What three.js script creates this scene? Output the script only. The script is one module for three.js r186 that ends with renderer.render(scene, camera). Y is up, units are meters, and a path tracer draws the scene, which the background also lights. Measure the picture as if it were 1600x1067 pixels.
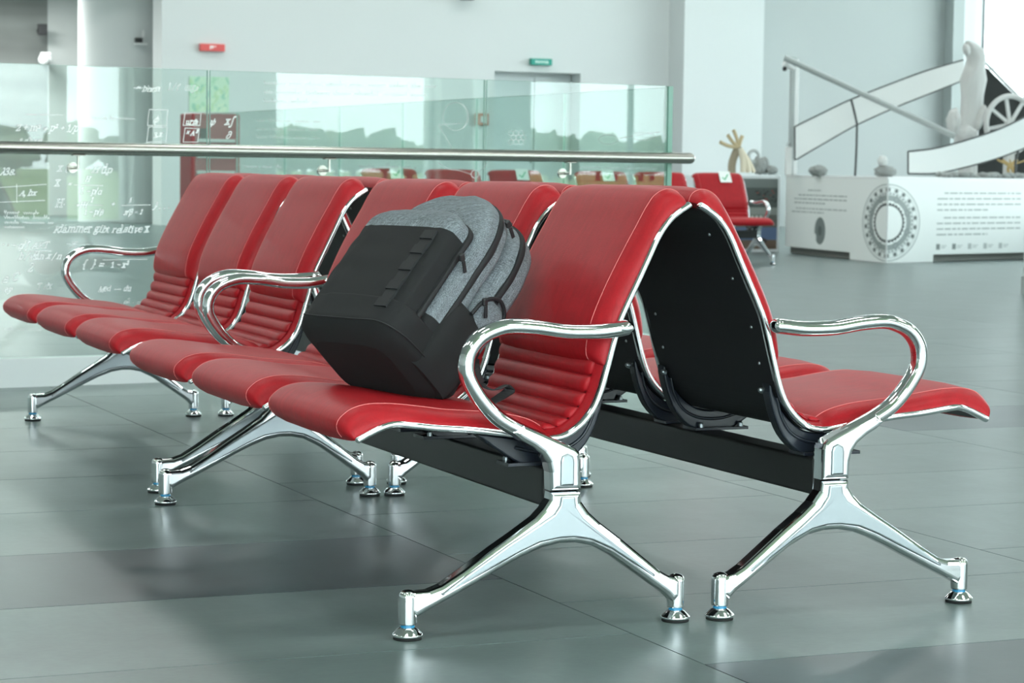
import * as THREE from 'three';
import { mergeGeometries, mergeVertices } from 'three/addons/utils/BufferGeometryUtils.js';
import { RoundedBoxGeometry } from 'three/addons/geometries/RoundedBoxGeometry.js';
import { RectAreaLightUniformsLib } from 'three/addons/lights/RectAreaLightUniformsLib.js';
import { createNoise2D, createNoise3D } from 'simplex-noise';

// ---------------------------------------------------------------- camera, sky, exposure
RectAreaLightUniformsLib.init();
const scene = new THREE.Scene();
const camera = new THREE.PerspectiveCamera(16.455, 1600 / 1067, 0.1, 400);
camera.rotation.order = 'YXZ';
camera.position.set(-2.0215, 0.8702, 4.0374);
camera.rotation.set(-0.07411, -0.39285, 0.01351);
camera.focus = 4.6;
camera.userData.fStop = 13;
scene.background = new THREE.Color(0.88, 0.985, 1.0);
scene.backgroundIntensity = 4.0;
const renderer = new THREE.WebGLRenderer({ antialias: true });
renderer.toneMapping = THREE.LinearToneMapping;
renderer.toneMappingExposure = 2.12;
renderer.shadowMap.enabled = true;
const LAMP_POWER = 5.0;

// ---------------------------------------------------------------- helpers
// a pixel of the 1600 x 1067 photograph gives a direction; the plane z (or the height y) it is known to stand on gives the point
camera.updateMatrixWorld();
const FPX = 533.5 / Math.tan((16.455 * Math.PI) / 360), rayOf = (u, v) => new THREE.Vector3((u - 800) / FPX, -(v - 533.5) / FPX, -1).applyQuaternion(camera.quaternion);
const atZ = (u, v, z) => { const r = rayOf(u, v), t = (z - camera.position.z) / r.z; return [camera.position.x + r.x * t, camera.position.y + r.y * t, z]; };
function rng(seed) { let a = seed >>> 0; return () => { a = (a + 0x6d2b79f5) | 0; let t = Math.imul(a ^ (a >>> 15), 1 | a); t = (t + Math.imul(t ^ (t >>> 7), 61 | t)) ^ t; return ((t ^ (t >>> 14)) >>> 0) / 4294967296; }; }
const n2 = createNoise2D(rng(11)), n3 = createNoise3D(rng(12));
const fbm = (x, y, o = 4) => { let s = 0, a = 0.5, f = 1; for (let i = 0; i < o; i++) { s += a * n2(x * f, y * f); a *= 0.5; f *= 2.03; } return s; };
const taken = new Map();
function numbered(name) { const k = taken.get(name) ?? 0; taken.set(name, k + 1); return k ? name + '_' + String(k).padStart(3, '0') : name; }
function mesh(name, geo, mat, parent) { const m = new THREE.Mesh(geo, mat); m.name = name; m.castShadow = m.receiveShadow = true; parent.add(m); return m; }
function group(name, parent) { const g = new THREE.Group(); g.name = name; parent.add(g); return g; }
function thing(name, label, category, grp) { const g = group(numbered(name), scene); g.userData = { label, category }; if (grp) g.userData.group = grp; return g; }
function single(name, geo, mat, label, category, grp) { const m = mesh(numbered(name), geo, mat, scene); m.userData = { label, category }; if (grp) m.userData.group = grp; return m; }
function struct(name, geo, mat, label, category) { const m = mesh(name, geo, mat, scene); m.userData = { kind: 'structure', label, category }; return m; }
function box(x0, x1, y0, y1, z0, z1) { const g = new THREE.BoxGeometry(x1 - x0, y1 - y0, z1 - z0); g.translate((x0 + x1) / 2, (y0 + y1) / 2, (z0 + z1) / 2); return g; }
function rbox(w, h, d, r, x = 0, y = 0, z = 0) { const g = new RoundedBoxGeometry(w, h, d, 2, r); g.translate(x, y, z); return g; }
function cyl(r0, r1, h, x, y, z, n = 16) { const g = new THREE.CylinderGeometry(r1, r0, h, n); g.translate(x, y + h / 2, z); return g; }
const plain = (g) => { const q = g.index ? g.toNonIndexed() : g; for (const k of Object.keys(q.attributes)) if (!['position', 'normal', 'uv'].includes(k)) q.deleteAttribute(k); return q; };
const merge = (...gs) => mergeGeometries(gs.flat().map(plain));
const V2 = (a) => a.map(([x, y]) => new THREE.Vector2(x, y));
function smooth(pts, n) { return new THREE.SplineCurve(V2(pts)).getSpacedPoints(n - 1).map((v) => [v.x, v.y]); }

// grid of rings to an indexed geometry; rings[i][j] = [x, y, z]
function skin(rings, { closed = true, capStart = false, capEnd = false, flip = false, uvs } = {}) {
  const R = rings.length, C = rings[0].length, pos = [], uv = [], idx = [];
  const cols = closed ? C + 1 : C;
  let vAcc = 0;
  for (let i = 0; i < R; i++) {
    if (i) vAcc += Math.hypot(...rings[i][0].map((c, k) => c - rings[i - 1][0][k]));
    let uAcc = 0;
    for (let j = 0; j < cols; j++) {
      const p = rings[i][j % C];
      if (j) uAcc += Math.hypot(...p.map((c, k) => c - rings[i][(j - 1) % C][k]));
      pos.push(...p); uv.push(uAcc, vAcc);
    }
  }
  for (let i = 0; i < R - 1; i++) for (let j = 0; j < cols - 1; j++) {
    const a = i * cols + j, b = a + 1, c = a + cols, d = c + 1;
    if (flip) idx.push(a, b, c, b, d, c); else idx.push(a, c, b, b, c, d);
  }
  for (const [on, i, f] of [[capStart, 0, !flip], [capEnd, R - 1, flip]]) if (on) {
    const base = pos.length / 3, ring = rings[i], c = [0, 1, 2].map((k) => ring.reduce((s, p) => s + p[k], 0) / C);
    pos.push(...c); uv.push(0, 0);
    for (let j = 0; j < C; j++) { pos.push(...ring[j]); uv.push(0.01, 0.01); }
    for (let j = 0; j < C; j++) { const a = base + 1 + j, b = base + 1 + ((j + 1) % C); if (f) idx.push(base, b, a); else idx.push(base, a, b); }
  }
  const g = new THREE.BufferGeometry();
  g.setAttribute('position', new THREE.Float32BufferAttribute(pos, 3));
  g.setAttribute('uv', new THREE.Float32BufferAttribute(uv, 2));
  g.setIndex(idx); g.computeVertexNormals();
  if (closed) { // weld the seam's normals
    const n = g.attributes.normal;
    for (let i = 0; i < R; i++) { const a = i * cols, b = a + cols - 1; const v = new THREE.Vector3(n.getX(a) + n.getX(b), n.getY(a) + n.getY(b), n.getZ(a) + n.getZ(b)).normalize(); n.setXYZ(a, v.x, v.y, v.z); n.setXYZ(b, v.x, v.y, v.z); }
  }
  return g;
}
// sweep of a superellipse along a path in the x-y plane; sec(t) = [half in plane, half in z, exponent]
function sweep(path, sec, { z = 0, n = 18, round = [0, 0] } = {}) {
  const P = path, N = P.length, rings = [];
  const frame = (i) => { const a = P[Math.max(0, i - 1)], b = P[Math.min(N - 1, i + 1)], l = Math.hypot(b[0] - a[0], b[1] - a[1]); return [(b[0] - a[0]) / l, (b[1] - a[1]) / l]; };
  const ring = (p, t, a, b, e) => { const r = []; for (let j = 0; j < n; j++) { const th = (j / n) * Math.PI * 2, c = Math.cos(th), s = Math.sin(th); const u = Math.sign(c) * Math.abs(c) ** (2 / e) * a, w = Math.sign(s) * Math.abs(s) ** (2 / e) * b; r.push([p[0] - t[1] * u, p[1] + t[0] * u, z + w]); } return r; };
  const endCap = (i, dir, rad) => { const t = frame(i), [a, b, e] = sec(i ? 1 : 0), out = []; for (const k of [0.999, 0.9, 0.72, 0.45, 0.2]) { const q = Math.sqrt(1 - k * k); out.push(ring([P[i][0] + t[0] * dir * rad * k, P[i][1] + t[1] * dir * rad * k], t, a * q, b * q, e)); } return out; };
  if (round[0]) rings.push(...endCap(0, -1, round[0]));
  for (let i = 0; i < N; i++) { const [a, b, e] = sec(i / (N - 1)); rings.push(ring(P[i], frame(i), a, b, e)); }
  if (round[1]) rings.push(...endCap(N - 1, 1, round[1]).reverse());
  return skin(rings, { capStart: true, capEnd: true, flip: true });
}
function tube3(pts, r, n = 8, seg = 40, closed = false) { return new THREE.TubeGeometry(new THREE.CatmullRomCurve3(pts.map((p) => new THREE.Vector3(...p)), closed), seg, r, n, closed); }
function extrude(pts, depth, bevel, { z = 0, seg = 3, spline = false, holes = [] } = {}) {
  const sh = new THREE.Shape(V2(spline ? smooth([...pts, pts[0]], spline) : pts));
  for (const h of holes) sh.holes.push(new THREE.Path(V2(h)));
  const g = new THREE.ExtrudeGeometry(sh, { depth: Math.max(1e-4, depth - 2 * bevel), bevelEnabled: bevel > 0, bevelThickness: bevel, bevelSize: bevel, bevelOffset: -bevel, bevelSegments: seg, curveSegments: 8 });
  g.translate(0, 0, z - depth / 2 + bevel);
  return g;
}
const mirX = (pts) => pts.map(([s, h]) => [-s, h]);   // bench profiles are (forward s, height h); forward is local -x

// ---------------------------------------------------------------- textures
function dataTex(w, h, fn, { srgb = true, repeat } = {}) {
  const d = new Uint8Array(w * h * 4);
  for (let y = 0; y < h; y++) for (let x = 0; x < w; x++) { const c = fn(x / w, y / h, x, y), o = (y * w + x) * 4; for (let k = 0; k < 3; k++) d[o + k] = Math.max(0, Math.min(255, Math.round(255 * (c.length ? c[k] : c)))); d[o + 3] = 255; }
  const t = new THREE.DataTexture(d, w, h, THREE.RGBAFormat); t.magFilter = t.minFilter = THREE.LinearFilter; t.wrapS = t.wrapT = THREE.RepeatWrapping;
  if (srgb) t.colorSpace = THREE.SRGBColorSpace;
  if (repeat) t.repeat.set(...repeat);
  t.needsUpdate = true; return t;
}
// noise that repeats over the unit square
const wrapNoise = (u, v, f, seed = 0) => { const a = u * 2 * Math.PI, b = v * 2 * Math.PI, r = f / (2 * Math.PI); return 0.5 * (n3(r * Math.cos(a) + seed, r * Math.sin(a), r * Math.cos(b)) + n3(r * Math.sin(b) + 7 + seed, r * Math.cos(a) - 3, r * Math.cos(b) + 2)); };
const canvasTex = (w, h, draw) => { const c = document.createElement('canvas'); c.width = w; c.height = h; const x = c.getContext('2d'); draw(x, w, h); const t = new THREE.CanvasTexture(c); t.colorSpace = THREE.SRGBColorSpace; t.magFilter = THREE.LinearFilter; return t; };

const stoneTex = dataTex(512, 512, (u, v) => { const s = 0.86 + 0.05 * wrapNoise(u, v, 5) + 0.035 * wrapNoise(u, v, 16, 3) + 0.03 * wrapNoise(u, v * 2, 60, 9) + 0.02 * wrapNoise(u, v, 150, 5); return [s, s, s]; }, { repeat: [0.55, 0.55] });
const stoneRough = dataTex(256, 256, (u, v) => 0.34 + 0.07 * wrapNoise(u, v, 7, 21) + 0.05 * wrapNoise(u, v, 40, 4), { srgb: false, repeat: [0.7, 0.7] });
const grainTex = dataTex(512, 512, (u, v) => 0.5 + 0.3 * wrapNoise(u, v, 60, 2) + 0.25 * wrapNoise(u, v, 130, 8), { srgb: false, repeat: [6, 6] });
const leatherTone = dataTex(256, 256, (u, v) => { const s = 0.95 + 0.05 * wrapNoise(u, v * 0.3, 26, 6) + 0.04 * wrapNoise(u, v, 70, 1); return [s, s, s]; }, { repeat: [2.5, 2.5] });
const melangeTex = dataTex(512, 512, (u, v) => { const s = 0.56 + 0.17 * wrapNoise(u * 1, v, 70, 3) + 0.2 * wrapNoise(u, v, 160, 14) + 0.04 * wrapNoise(u, v, 10, 1); return [s * 0.98, s, s * 1.02]; }, { repeat: [7, 3.5] });
const weaveTex = dataTex(256, 256, (u, v, x, y) => 0.5 + 0.25 * ((x >> 1) + (y >> 1) & 1 ? 1 : -1) + 0.15 * wrapNoise(u, v, 50, 6), { srgb: false, repeat: [12, 12] });
const slateTex = dataTex(256, 256, (u, v) => { const s = 0.8 + 0.12 * wrapNoise(u, v * 3, 14, 5) + 0.08 * wrapNoise(u, v, 60, 2); return [s, s, s]; }, { repeat: [0.5, 0.5] });

// ---------------------------------------------------------------- materials
const std = (name, o) => { const m = new THREE.MeshStandardMaterial(o); m.name = name; return m; };
const phy = (name, o) => { const m = new THREE.MeshPhysicalMaterial(o); m.name = name; return m; };
const lin = (r, g, b) => new THREE.Color().setRGB(r, g, b);
const M = {
  wall: std('white_wall_paint', { color: lin(0.70, 0.735, 0.735), roughness: 0.75 }),
  greyWall: std('grey_wall_paint', { color: lin(0.46, 0.49, 0.485), roughness: 0.7 }),
  ceiling: std('ceiling_paint', { color: lin(0.78, 0.79, 0.79), roughness: 0.9 }),
  slate: std('slate_cladding', { color: lin(0.27, 0.295, 0.285), roughness: 0.8, map: slateTex }),
  frame: std('grey_window_frame', { color: lin(0.22, 0.25, 0.26), roughness: 0.45, metalness: 0.3 }),
  plinth: std('white_plinth', { color: lin(0.72, 0.76, 0.77), roughness: 0.4 }),
  glass: phy('clear_glass', { color: lin(0.90, 0.965, 0.945), transmission: 1, thickness: 0, roughness: 0, ior: 1.5 }),
  windowGlass: phy('window_glass', { color: lin(0.96, 0.98, 0.98), transmission: 1, thickness: 0, roughness: 0, ior: 1.5 }),
  glassEdge: phy('green_glass_edge', { color: lin(0.22, 0.46, 0.38), roughness: 0.15, transmission: 0.35, thickness: 0 }),
  glassSeam: phy('pale_glass_seam', { color: lin(0.55, 0.74, 0.68), roughness: 0.15, transmission: 0.35, thickness: 0 }),
  steel: std('brushed_stainless', { color: lin(0.46, 0.455, 0.42), roughness: 0.24, metalness: 1 }),
  chrome: std('chrome', { color: lin(0.76, 0.785, 0.80), roughness: 0.07, metalness: 1 }),
  satin: std('satin_aluminium', { color: lin(0.38, 0.425, 0.445), roughness: 0.36, metalness: 1 }),
  leather: phy('red_leather', { color: lin(0.42, 0.0095, 0.0165), roughness: 0.44, map: leatherTone, bumpMap: grainTex, bumpScale: 0.00025, specularIntensity: 0.55 }),
  thread: std('pale_red_stitching', { color: lin(0.62, 0.16, 0.16), roughness: 0.6 }),
  black: std('black_powder_coat', { color: lin(0.011, 0.012, 0.014), roughness: 0.55 }),
  blackBeam: std('black_beam_paint', { color: lin(0.011, 0.012, 0.012), roughness: 0.42 }),
  bracket: std('dark_casting', { color: lin(0.012, 0.016, 0.024), roughness: 0.25 }),
  rubber: std('black_rubber', { color: lin(0.01, 0.012, 0.012), roughness: 0.8 }),
  blue: std('blue_film', { color: lin(0.01, 0.22, 0.42), roughness: 0.35 }),
  bagBlack: std('black_bag_fabric', { color: lin(0.0085, 0.0092, 0.0105), roughness: 0.85, bumpMap: weaveTex, bumpScale: 0.0004 }),
  bagGrey: std('grey_melange_fabric', { color: lin(0.62, 0.68, 0.72), roughness: 0.9, map: melangeTex, bumpMap: weaveTex, bumpScale: 0.0003 }),
  zip: std('zip_tape', { color: lin(0.010, 0.011, 0.013), roughness: 0.7 }),
  white: std('white_plastic', { color: lin(0.8, 0.82, 0.82), roughness: 0.4 }),
  darkPlastic: std('dark_plastic', { color: lin(0.02, 0.022, 0.024), roughness: 0.5 }),
  grey: std('grey_plastic', { color: lin(0.42, 0.46, 0.455), roughness: 0.6 }),
};
const stone = (k) => std('stone_tile', { color: lin(0.185 * k, 0.247 * k, 0.242 * k), map: stoneTex, roughness: 0.31 });
const STONES = [stone(1.0), stone(0.93), stone(1.08), std('dark_stone_tile', { color: lin(0.075, 0.103, 0.112), map: stoneTex, roughness: 0.30 }), stone(0.86)];

// ---------------------------------------------------------------- structure: floor, walls, ceiling, windows
const floor = struct('floor', box(-16, 26, -0.25, -0.0035, -36, 12.4), STONES[0], 'grey stone tiled floor of the terminal hall', 'floor');
{ const p = floor.geometry.attributes.position, uv = floor.geometry.attributes.uv; for (let i = 0; i < p.count; i++) uv.setXY(i, p.getX(i), p.getZ(i)); }
{
  const TW = 1.2, TD = 0.62, gap = 0.0032, rot = 0.013, ox = -0.135, dark = new Set(['-1,1', '0,-1', '-2,2', '2,5']);
  const geos = [0, 1, 2, 3].map((k) => { const g = new THREE.BoxGeometry(TW - gap, 0.0035, TD - gap); const p = g.attributes.position, uv = g.attributes.uv; for (let i = 0; i < p.count; i++) uv.setXY(i, p.getX(i) + k * 3.7, p.getZ(i) + k * 1.9); return g; });
  const R = rng(5);
  for (let c = -3; c <= 8; c++) for (let r = -3; r <= 15; r++) {
    const odd = ((c % 2) + 2) % 2, x = ox + (c + 0.5) * TW, z = (odd ? 0.085 : 0.375) - (r + 0.5) * TD;
    const X = x * Math.cos(rot) + z * Math.sin(rot), Z = -x * Math.sin(rot) + z * Math.cos(rot);
    const dx = X + 2.0215, dz = 4.0374 - Z, dist = dx * Math.sin(0.386) + dz * Math.cos(0.386), lat = dx * Math.cos(0.386) - dz * Math.sin(0.386);
    const pick = R(), turn = R();
    if (dist < 3.0 || Math.abs(lat) > dist * 0.235 + 0.9 || dist > 15) continue;
    const m = mesh('tile', geos[Math.floor(turn * 4)], dark.has(c + ',' + r) ? STONES[3] : STONES[[0, 0, 1, 2, 4][Math.floor(pick * 5)]], floor);
    m.position.set(X, -0.00175, Z); m.rotation.y = rot;
  }
}
const H = 6.2;
struct('ceiling', box(-16, 26, H, H + 0.3, -36, 12.4), M.ceiling, 'white ceiling of the hall', 'ceiling');
// far wall with a door opening (door_1) and a deep recess on its left
const doorX0 = 10.72, doorX1 = 12.07, doorH = 2.225;
struct('wall_far', merge(box(5.86, doorX0, 0, H, -28.0, -27.5), box(doorX1, 13.6, 0, H, -28.0, -27.5), box(doorX0, doorX1, doorH, H, -28.0, -27.5)), M.wall, 'white wall at the far side of the hall', 'wall');
{
  const d = struct('door_1', box(doorX0, doorX1, 0, doorH, -27.9, -27.84), M.wall, 'white double door set into the far white wall', 'door');
  mesh('leaf', box(doorX0 + 0.05, doorX0 + 0.74, 0.02, doorH - 0.06, -27.84, -27.80), M.plinth, d);
  mesh('leaf', box(doorX0 + 0.76, doorX1 - 0.05, 0.02, doorH - 0.06, -27.84, -27.80), M.plinth, d);
  mesh('handle', rbox(0.03, 0.16, 0.04, 0.01, doorX0 + 0.70, 1.0, -27.78), M.steel, d);
}
struct('trim_1', box(13.49, 14.80, 0, H, -28.0, -27.0), M.wall, 'white pier projecting from the far wall', 'pier');
struct('wall_right', box(14.80, 18.6, 0, H, -28.3, -27.8), M.greyWall, 'pale grey wall behind the exhibit', 'wall');
struct('trim_2', box(18.43, 18.63, 0, H, -27.8, -27.55), M.grey, 'grey upright beside the tall window', 'pillar');
// recess at the left of the far wall: lower soffit, slate wall, round column
struct('wall_left', box(-16, 5.42, 0, H, -33.5, -33.0), M.slate, 'dark slate clad wall in the recess', 'wall');
struct('wall_recess', merge(box(5.42, 7.4, 0, H, -33.5, -33.0), box(7.0, 7.4, 0, H, -33.0, -28.0)), M.greyWall, 'pale grey wall at the back of the recess', 'wall');
struct('trim_3', box(-16, 7.0, 3.42, 3.7, -33.0, -28.0), M.ceiling, 'low white soffit over the recess', 'soffit');
struct('trim_4', cyl(0.62, 0.62, 3.42, 5.74, 0, -29.3, 48), M.wall, 'round grey column beside the far white wall', 'column');
struct('wall_side', box(-16.3, -16, 0, H, -36, 12.4), M.wall, 'white side wall of the hall', 'wall');
// back wall with tall windows, behind the camera
const BZ = 12.0, openings = [[-13.5, 9.25], [11.23, 13.75], [14.27, 14.53], [15.23, 21]], wy0 = 0.16, wy1 = 5.6;
{
  const parts = [box(-16, 26, 0, wy0, BZ, BZ + 0.4), box(-16, 26, wy1, H, BZ, BZ + 0.4)];
  let x = -16; for (const [a, b] of [...openings, [26, 26]]) { if (a > x) parts.push(box(x, a, wy0, wy1, BZ, BZ + 0.4)); x = b; }
  struct('wall_back', merge(parts), M.wall, 'white wall with tall windows behind the benches', 'wall');
  openings.forEach(([a, b], i) => {
    const w = struct('window_' + (i + 1), box(a, b, wy0, wy1, BZ + 0.2, BZ + 0.206), M.windowGlass, 'tall clear window pane in the wall behind', 'window');
    if (b - a > 1) { const n = Math.round((b - a) / 2); for (let k = 0; k <= n; k++) { const X = a + ((b - a) * k) / n; mesh('mullion', box(X - 0.03, X + 0.03, wy0, wy1, BZ + 0.17, BZ + 0.24), M.frame, w); } mesh('transom', box(a, b, 3.6, 3.66, BZ + 0.17, BZ + 0.24), M.frame, w); }
  });
}
// glazed facade on the right, running back at an angle, and the wall closing the rest of that side
const facade = { o: new THREE.Vector3(18.98, 0, -27.55), dir: new THREE.Vector3(-0.4195, 0, 0.9078) };
{
  const L = 24, ang = Math.atan2(facade.dir.x, facade.dir.z) - Math.PI / 2;   // local +x runs along the facade
  const put = (m) => { m.position.copy(facade.o); m.rotation.y = ang; return m; };
  const w = put(struct('window_5', box(0, L, 0.5, 5.7, -0.003, 0.003), M.windowGlass, 'tall glazed facade on the right of the hall', 'window'));
  for (let k = 0; k <= 6; k++) mesh('mullion', box(k * 3.9 - 0.015, k * 3.9 + 0.015, 0.5, 5.7, -0.02, 0.02), M.frame, w);
  for (const y of [2.45, 2.68, 4.4]) mesh('transom', box(0, L, y - 0.008, y + 0.008, -0.015, 0.015), M.frame, w);
  put(struct('trim_5', merge(box(0, L, 0, 0.5, -0.1, 0.1), box(0, L, 5.7, H, -0.1, 0.1)), M.wall, 'white sill and head of the glazed facade', 'sill'));
  const e = facade.o.clone().addScaledVector(facade.dir, L);
  struct('wall_end', merge(box(e.x, 26, 0, H, e.z, e.z + 0.3), box(25.7, 26, 0, H, e.z, 12.4)), M.wall, 'white wall beyond the facade', 'wall');
  struct('trim_6', box(18.63, 19.1, 0, H, -28.0, -27.7), M.wall, 'white strip of wall beside the window', 'wall');
}
// free-standing pillar at the right
{
  const p = struct('trim_7', box(7.86, 8.42, 0, H, -10.23, -9.67), M.wall, 'white square pillar on a grey base', 'pillar');
  mesh('base', box(7.85, 8.43, 0, 0.13, -10.24, -9.66), M.grey, p);
}

// ---------------------------------------------------------------- ceiling lamps
{
  const spots = [[4.2, -30.6, 3.42], [1.2, -30.6, 3.42], [-2, -30.6, 3.42]]; for (const x of [-6, -1.5, 3, 7.5, 12]) for (const z of [7, 1.5, -4, -9.5, -15, -19.5, -24]) spots.push([x, z]);
  for (const [x, z, hc = H] of spots) {
    const t = thing('ceiling_light', 'flat square light panel set in the ceiling', 'ceiling light', 'light panels in the ceiling');
    t.position.set(x, hc, z);
    mesh('frame', merge(box(-0.66, 0.66, -0.03, 0, -0.66, -0.6), box(-0.66, 0.66, -0.03, 0, 0.6, 0.66), box(-0.66, -0.6, -0.03, 0, -0.6, 0.6), box(0.6, 0.66, -0.03, 0, -0.6, 0.6)), M.white, t);
    mesh('diffuser', box(-0.6, 0.6, -0.02, 0, -0.6, 0.6), std('lamp_diffuser', { color: lin(0.8, 0.8, 0.8), emissive: lin(0.98, 1.0, 0.97), emissiveIntensity: 1.5, roughness: 0.6 }), t);
    const l = new THREE.RectAreaLight(new THREE.Color(0.98, 1.0, 0.97), hc < H ? LAMP_POWER * 5 : LAMP_POWER, 1.2, 1.2);
    l.position.set(x, hc - 0.035, z); l.rotation.x = -Math.PI / 2; l.name = 'panel_lamp'; scene.add(l);
  }
}

// ---------------------------------------------------------------- bench
const LEN = 1.8053, HALF = LEN / 2;
const RAIL = smooth([[-0.036, 0.800], [-0.012, 0.786], [0.010, 0.767], [0.031, 0.737], [0.052, 0.694], [0.072, 0.653], [0.092, 0.613], [0.108, 0.578], [0.121, 0.535], [0.133, 0.490], [0.146, 0.446], [0.160, 0.414], [0.182, 0.386], [0.212, 0.364], [0.240, 0.357], [0.268, 0.3575], [0.310, 0.364], [0.350, 0.370], [0.414, 0.378], [0.475, 0.383], [0.530, 0.390], [0.560, 0.393], [0.583, 0.389], [0.612, 0.377], [0.634, 0.366]], 90);
const SEATW = 0.53, HW = SEATW / 2;
// a padded cushion: base path on the frame, top path on the seam, each a list of the same length
function padGeo(base, top, hw, { inset = 0.04, crown = 0.004, side = top } = {}) {
  const sec = []; // [z, share of the way from base to top, crown share]
  for (const [d, f] of [[0, 0], [0.001, 0.22], [0.005, 0.45], [0.012, 0.66], [0.022, 0.83], [0.032, 0.94], [inset, 1], [inset + 0.010, 1.03], [inset + 0.03, 1.03], [inset + 0.08, 1.03]]) sec.push([-hw + d, f, Math.max(0, d - inset) / 0.08]);
  const full = [...sec, [0, 1.03, 1.15], ...sec.map(([z, f, c]) => [-z, f, c]).reverse()];
  const N = top.length, rings = [];
  for (let i = 0; i < N; i++) {
    const a = top[Math.max(0, i - 1)], b = top[Math.min(N - 1, i + 1)], l = Math.hypot(b[0] - a[0], b[1] - a[1]) || 1;
    const nx = (b[1] - a[1]) / l, ny = -(b[0] - a[0]) / l;
    const dot = nx * (top[i][0] - base[i][0]) + ny * (top[i][1] - base[i][1]) < 0 ? -1 : 1;
    rings.push(full.map(([z, f, c]) => { const tp = Math.abs(z) > hw - inset - 0.001 ? side : top, s = base[i][0] + (tp[i][0] - base[i][0]) * f + nx * dot * crown * c, h = base[i][1] + (tp[i][1] - base[i][1]) * f + ny * dot * crown * c; return [-s, h, z]; }));
  }
  return skin(rings, { closed: true, capStart: true, capEnd: true });
}
function pathAt(path, t) { const x = Math.min(Math.max(t, 0), 1) * (path.length - 1), i = Math.min(Math.floor(x), path.length - 2), f = x - i; return [path[i][0] + (path[i + 1][0] - path[i][0]) * f, path[i][1] + (path[i + 1][1] - path[i][1]) * f]; }
const backTop = smooth([[-0.040, 0.806], [-0.034, 0.820], [-0.012, 0.830], [0.016, 0.820], [0.036, 0.795], [0.056, 0.760], [0.079, 0.720], [0.104, 0.674], [0.127, 0.628], [0.148, 0.578], [0.157, 0.540], [0.159, 0.515], [0.153, 0.500], [0.142, 0.492]], 56);
const backBase = (() => { const lo = RAIL.filter(([, h]) => h > 0.49 && h < 0.798); const sm = smooth(lo, 200); return backTop.map((_, i) => pathAt(sm, Math.min(1, Math.max(0, (i / 55 - 0.13) / 0.80)))); })();
const seatTop = smooth([[0.243, 0.362], [0.254, 0.376], [0.275, 0.388], [0.305, 0.397], [0.345, 0.404], [0.400, 0.409], [0.450, 0.413], [0.500, 0.420], [0.550, 0.426], [0.598, 0.427], [0.632, 0.419], [0.653, 0.404], [0.661, 0.390], [0.657, 0.375], [0.645, 0.362]], 60);
const seatBase = (() => { const lo = RAIL.slice(RAIL.findIndex(([s]) => s > 0.245)); const sm = smooth(lo, 200); return seatTop.map((_, i) => pathAt(sm, Math.min(1, (i / 59) / 0.88))); })();
const ribPath = (() => { const a = RAIL.findIndex(([, h]) => h < 0.502), b = RAIL.findIndex(([s]) => s > 0.262); return smooth(RAIL.slice(a, b), 85); })();
const ribSide = ribPath.map((p, i) => { const a = ribPath[Math.max(0, i - 1)], b = ribPath[Math.min(84, i + 1)], l = Math.hypot(b[0] - a[0], b[1] - a[1]); return [p[0] - ((b[1] - a[1]) / l) * 0.016, p[1] + ((b[0] - a[0]) / l) * 0.016]; });
const ribTop = ribPath.map((p, i) => { const a = ribPath[Math.max(0, i - 1)], b = ribPath[Math.min(84, i + 1)], l = Math.hypot(b[0] - a[0], b[1] - a[1]), t = i / 84; const o = 0.014 + 0.0095 * Math.pow(Math.abs(Math.sin(t * Math.PI * 6)), 0.55); return [p[0] - ((b[1] - a[1]) / l) * o, p[1] + ((b[0] - a[0]) / l) * o]; });
const padBack = padGeo(backBase, backTop, HW - 0.006), padSeat = padGeo(seatBase, seatTop, HW - 0.006), padRib = padGeo(ribPath, ribTop, HW - 0.008, { inset: 0.022, crown: 0.001, side: ribSide });
function stitch(top, base) { const out = []; for (const sg of [-1, 1]) { const pts = top.filter((_, i) => i % 2 === 0).map((p, i) => { const q = base[i * 2], l = Math.hypot(p[0] - q[0], p[1] - q[1]) || 1; return [-(p[0] + ((p[0] - q[0]) / l) * 0.0006), p[1] + ((p[1] - q[1]) / l) * 0.0006, sg * (HW - 0.006 - 0.041)]; }); out.push(tube3(pts, 0.0011, 5, 70)); } return merge(out); }
const stitchBack = stitch(backTop, backBase), stitchSeat = stitch(seatTop, seatBase);
const railGeo = sweep(mirX(RAIL), () => [0.0068, 0.0100, 2.6], { n: 14, round: [0.004, 0.004] });
const shellGeo = (() => { const inner = RAIL.map((p, i) => { const a = RAIL[Math.max(0, i - 1)], b = RAIL[Math.min(RAIL.length - 1, i + 1)], l = Math.hypot(b[0] - a[0], b[1] - a[1]); return [(b[1] - a[1]) / l, -(b[0] - a[0]) / l]; });
  const rings = RAIL.slice(1, -1).map((p, k) => { const n = inner[k + 1]; const A = [p[0] + n[0] * 0.001, p[1] + n[1] * 0.001], B = [p[0] + n[0] * 0.005, p[1] + n[1] * 0.005]; return [[-A[0], A[1], -HW + 0.012], [-A[0], A[1], HW - 0.012], [-B[0], B[1], HW - 0.012], [-B[0], B[1], -HW + 0.012]]; });
  const g = skin(rings, { capStart: true, capEnd: true }).toNonIndexed(); g.computeVertexNormals(); return g; })();
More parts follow.
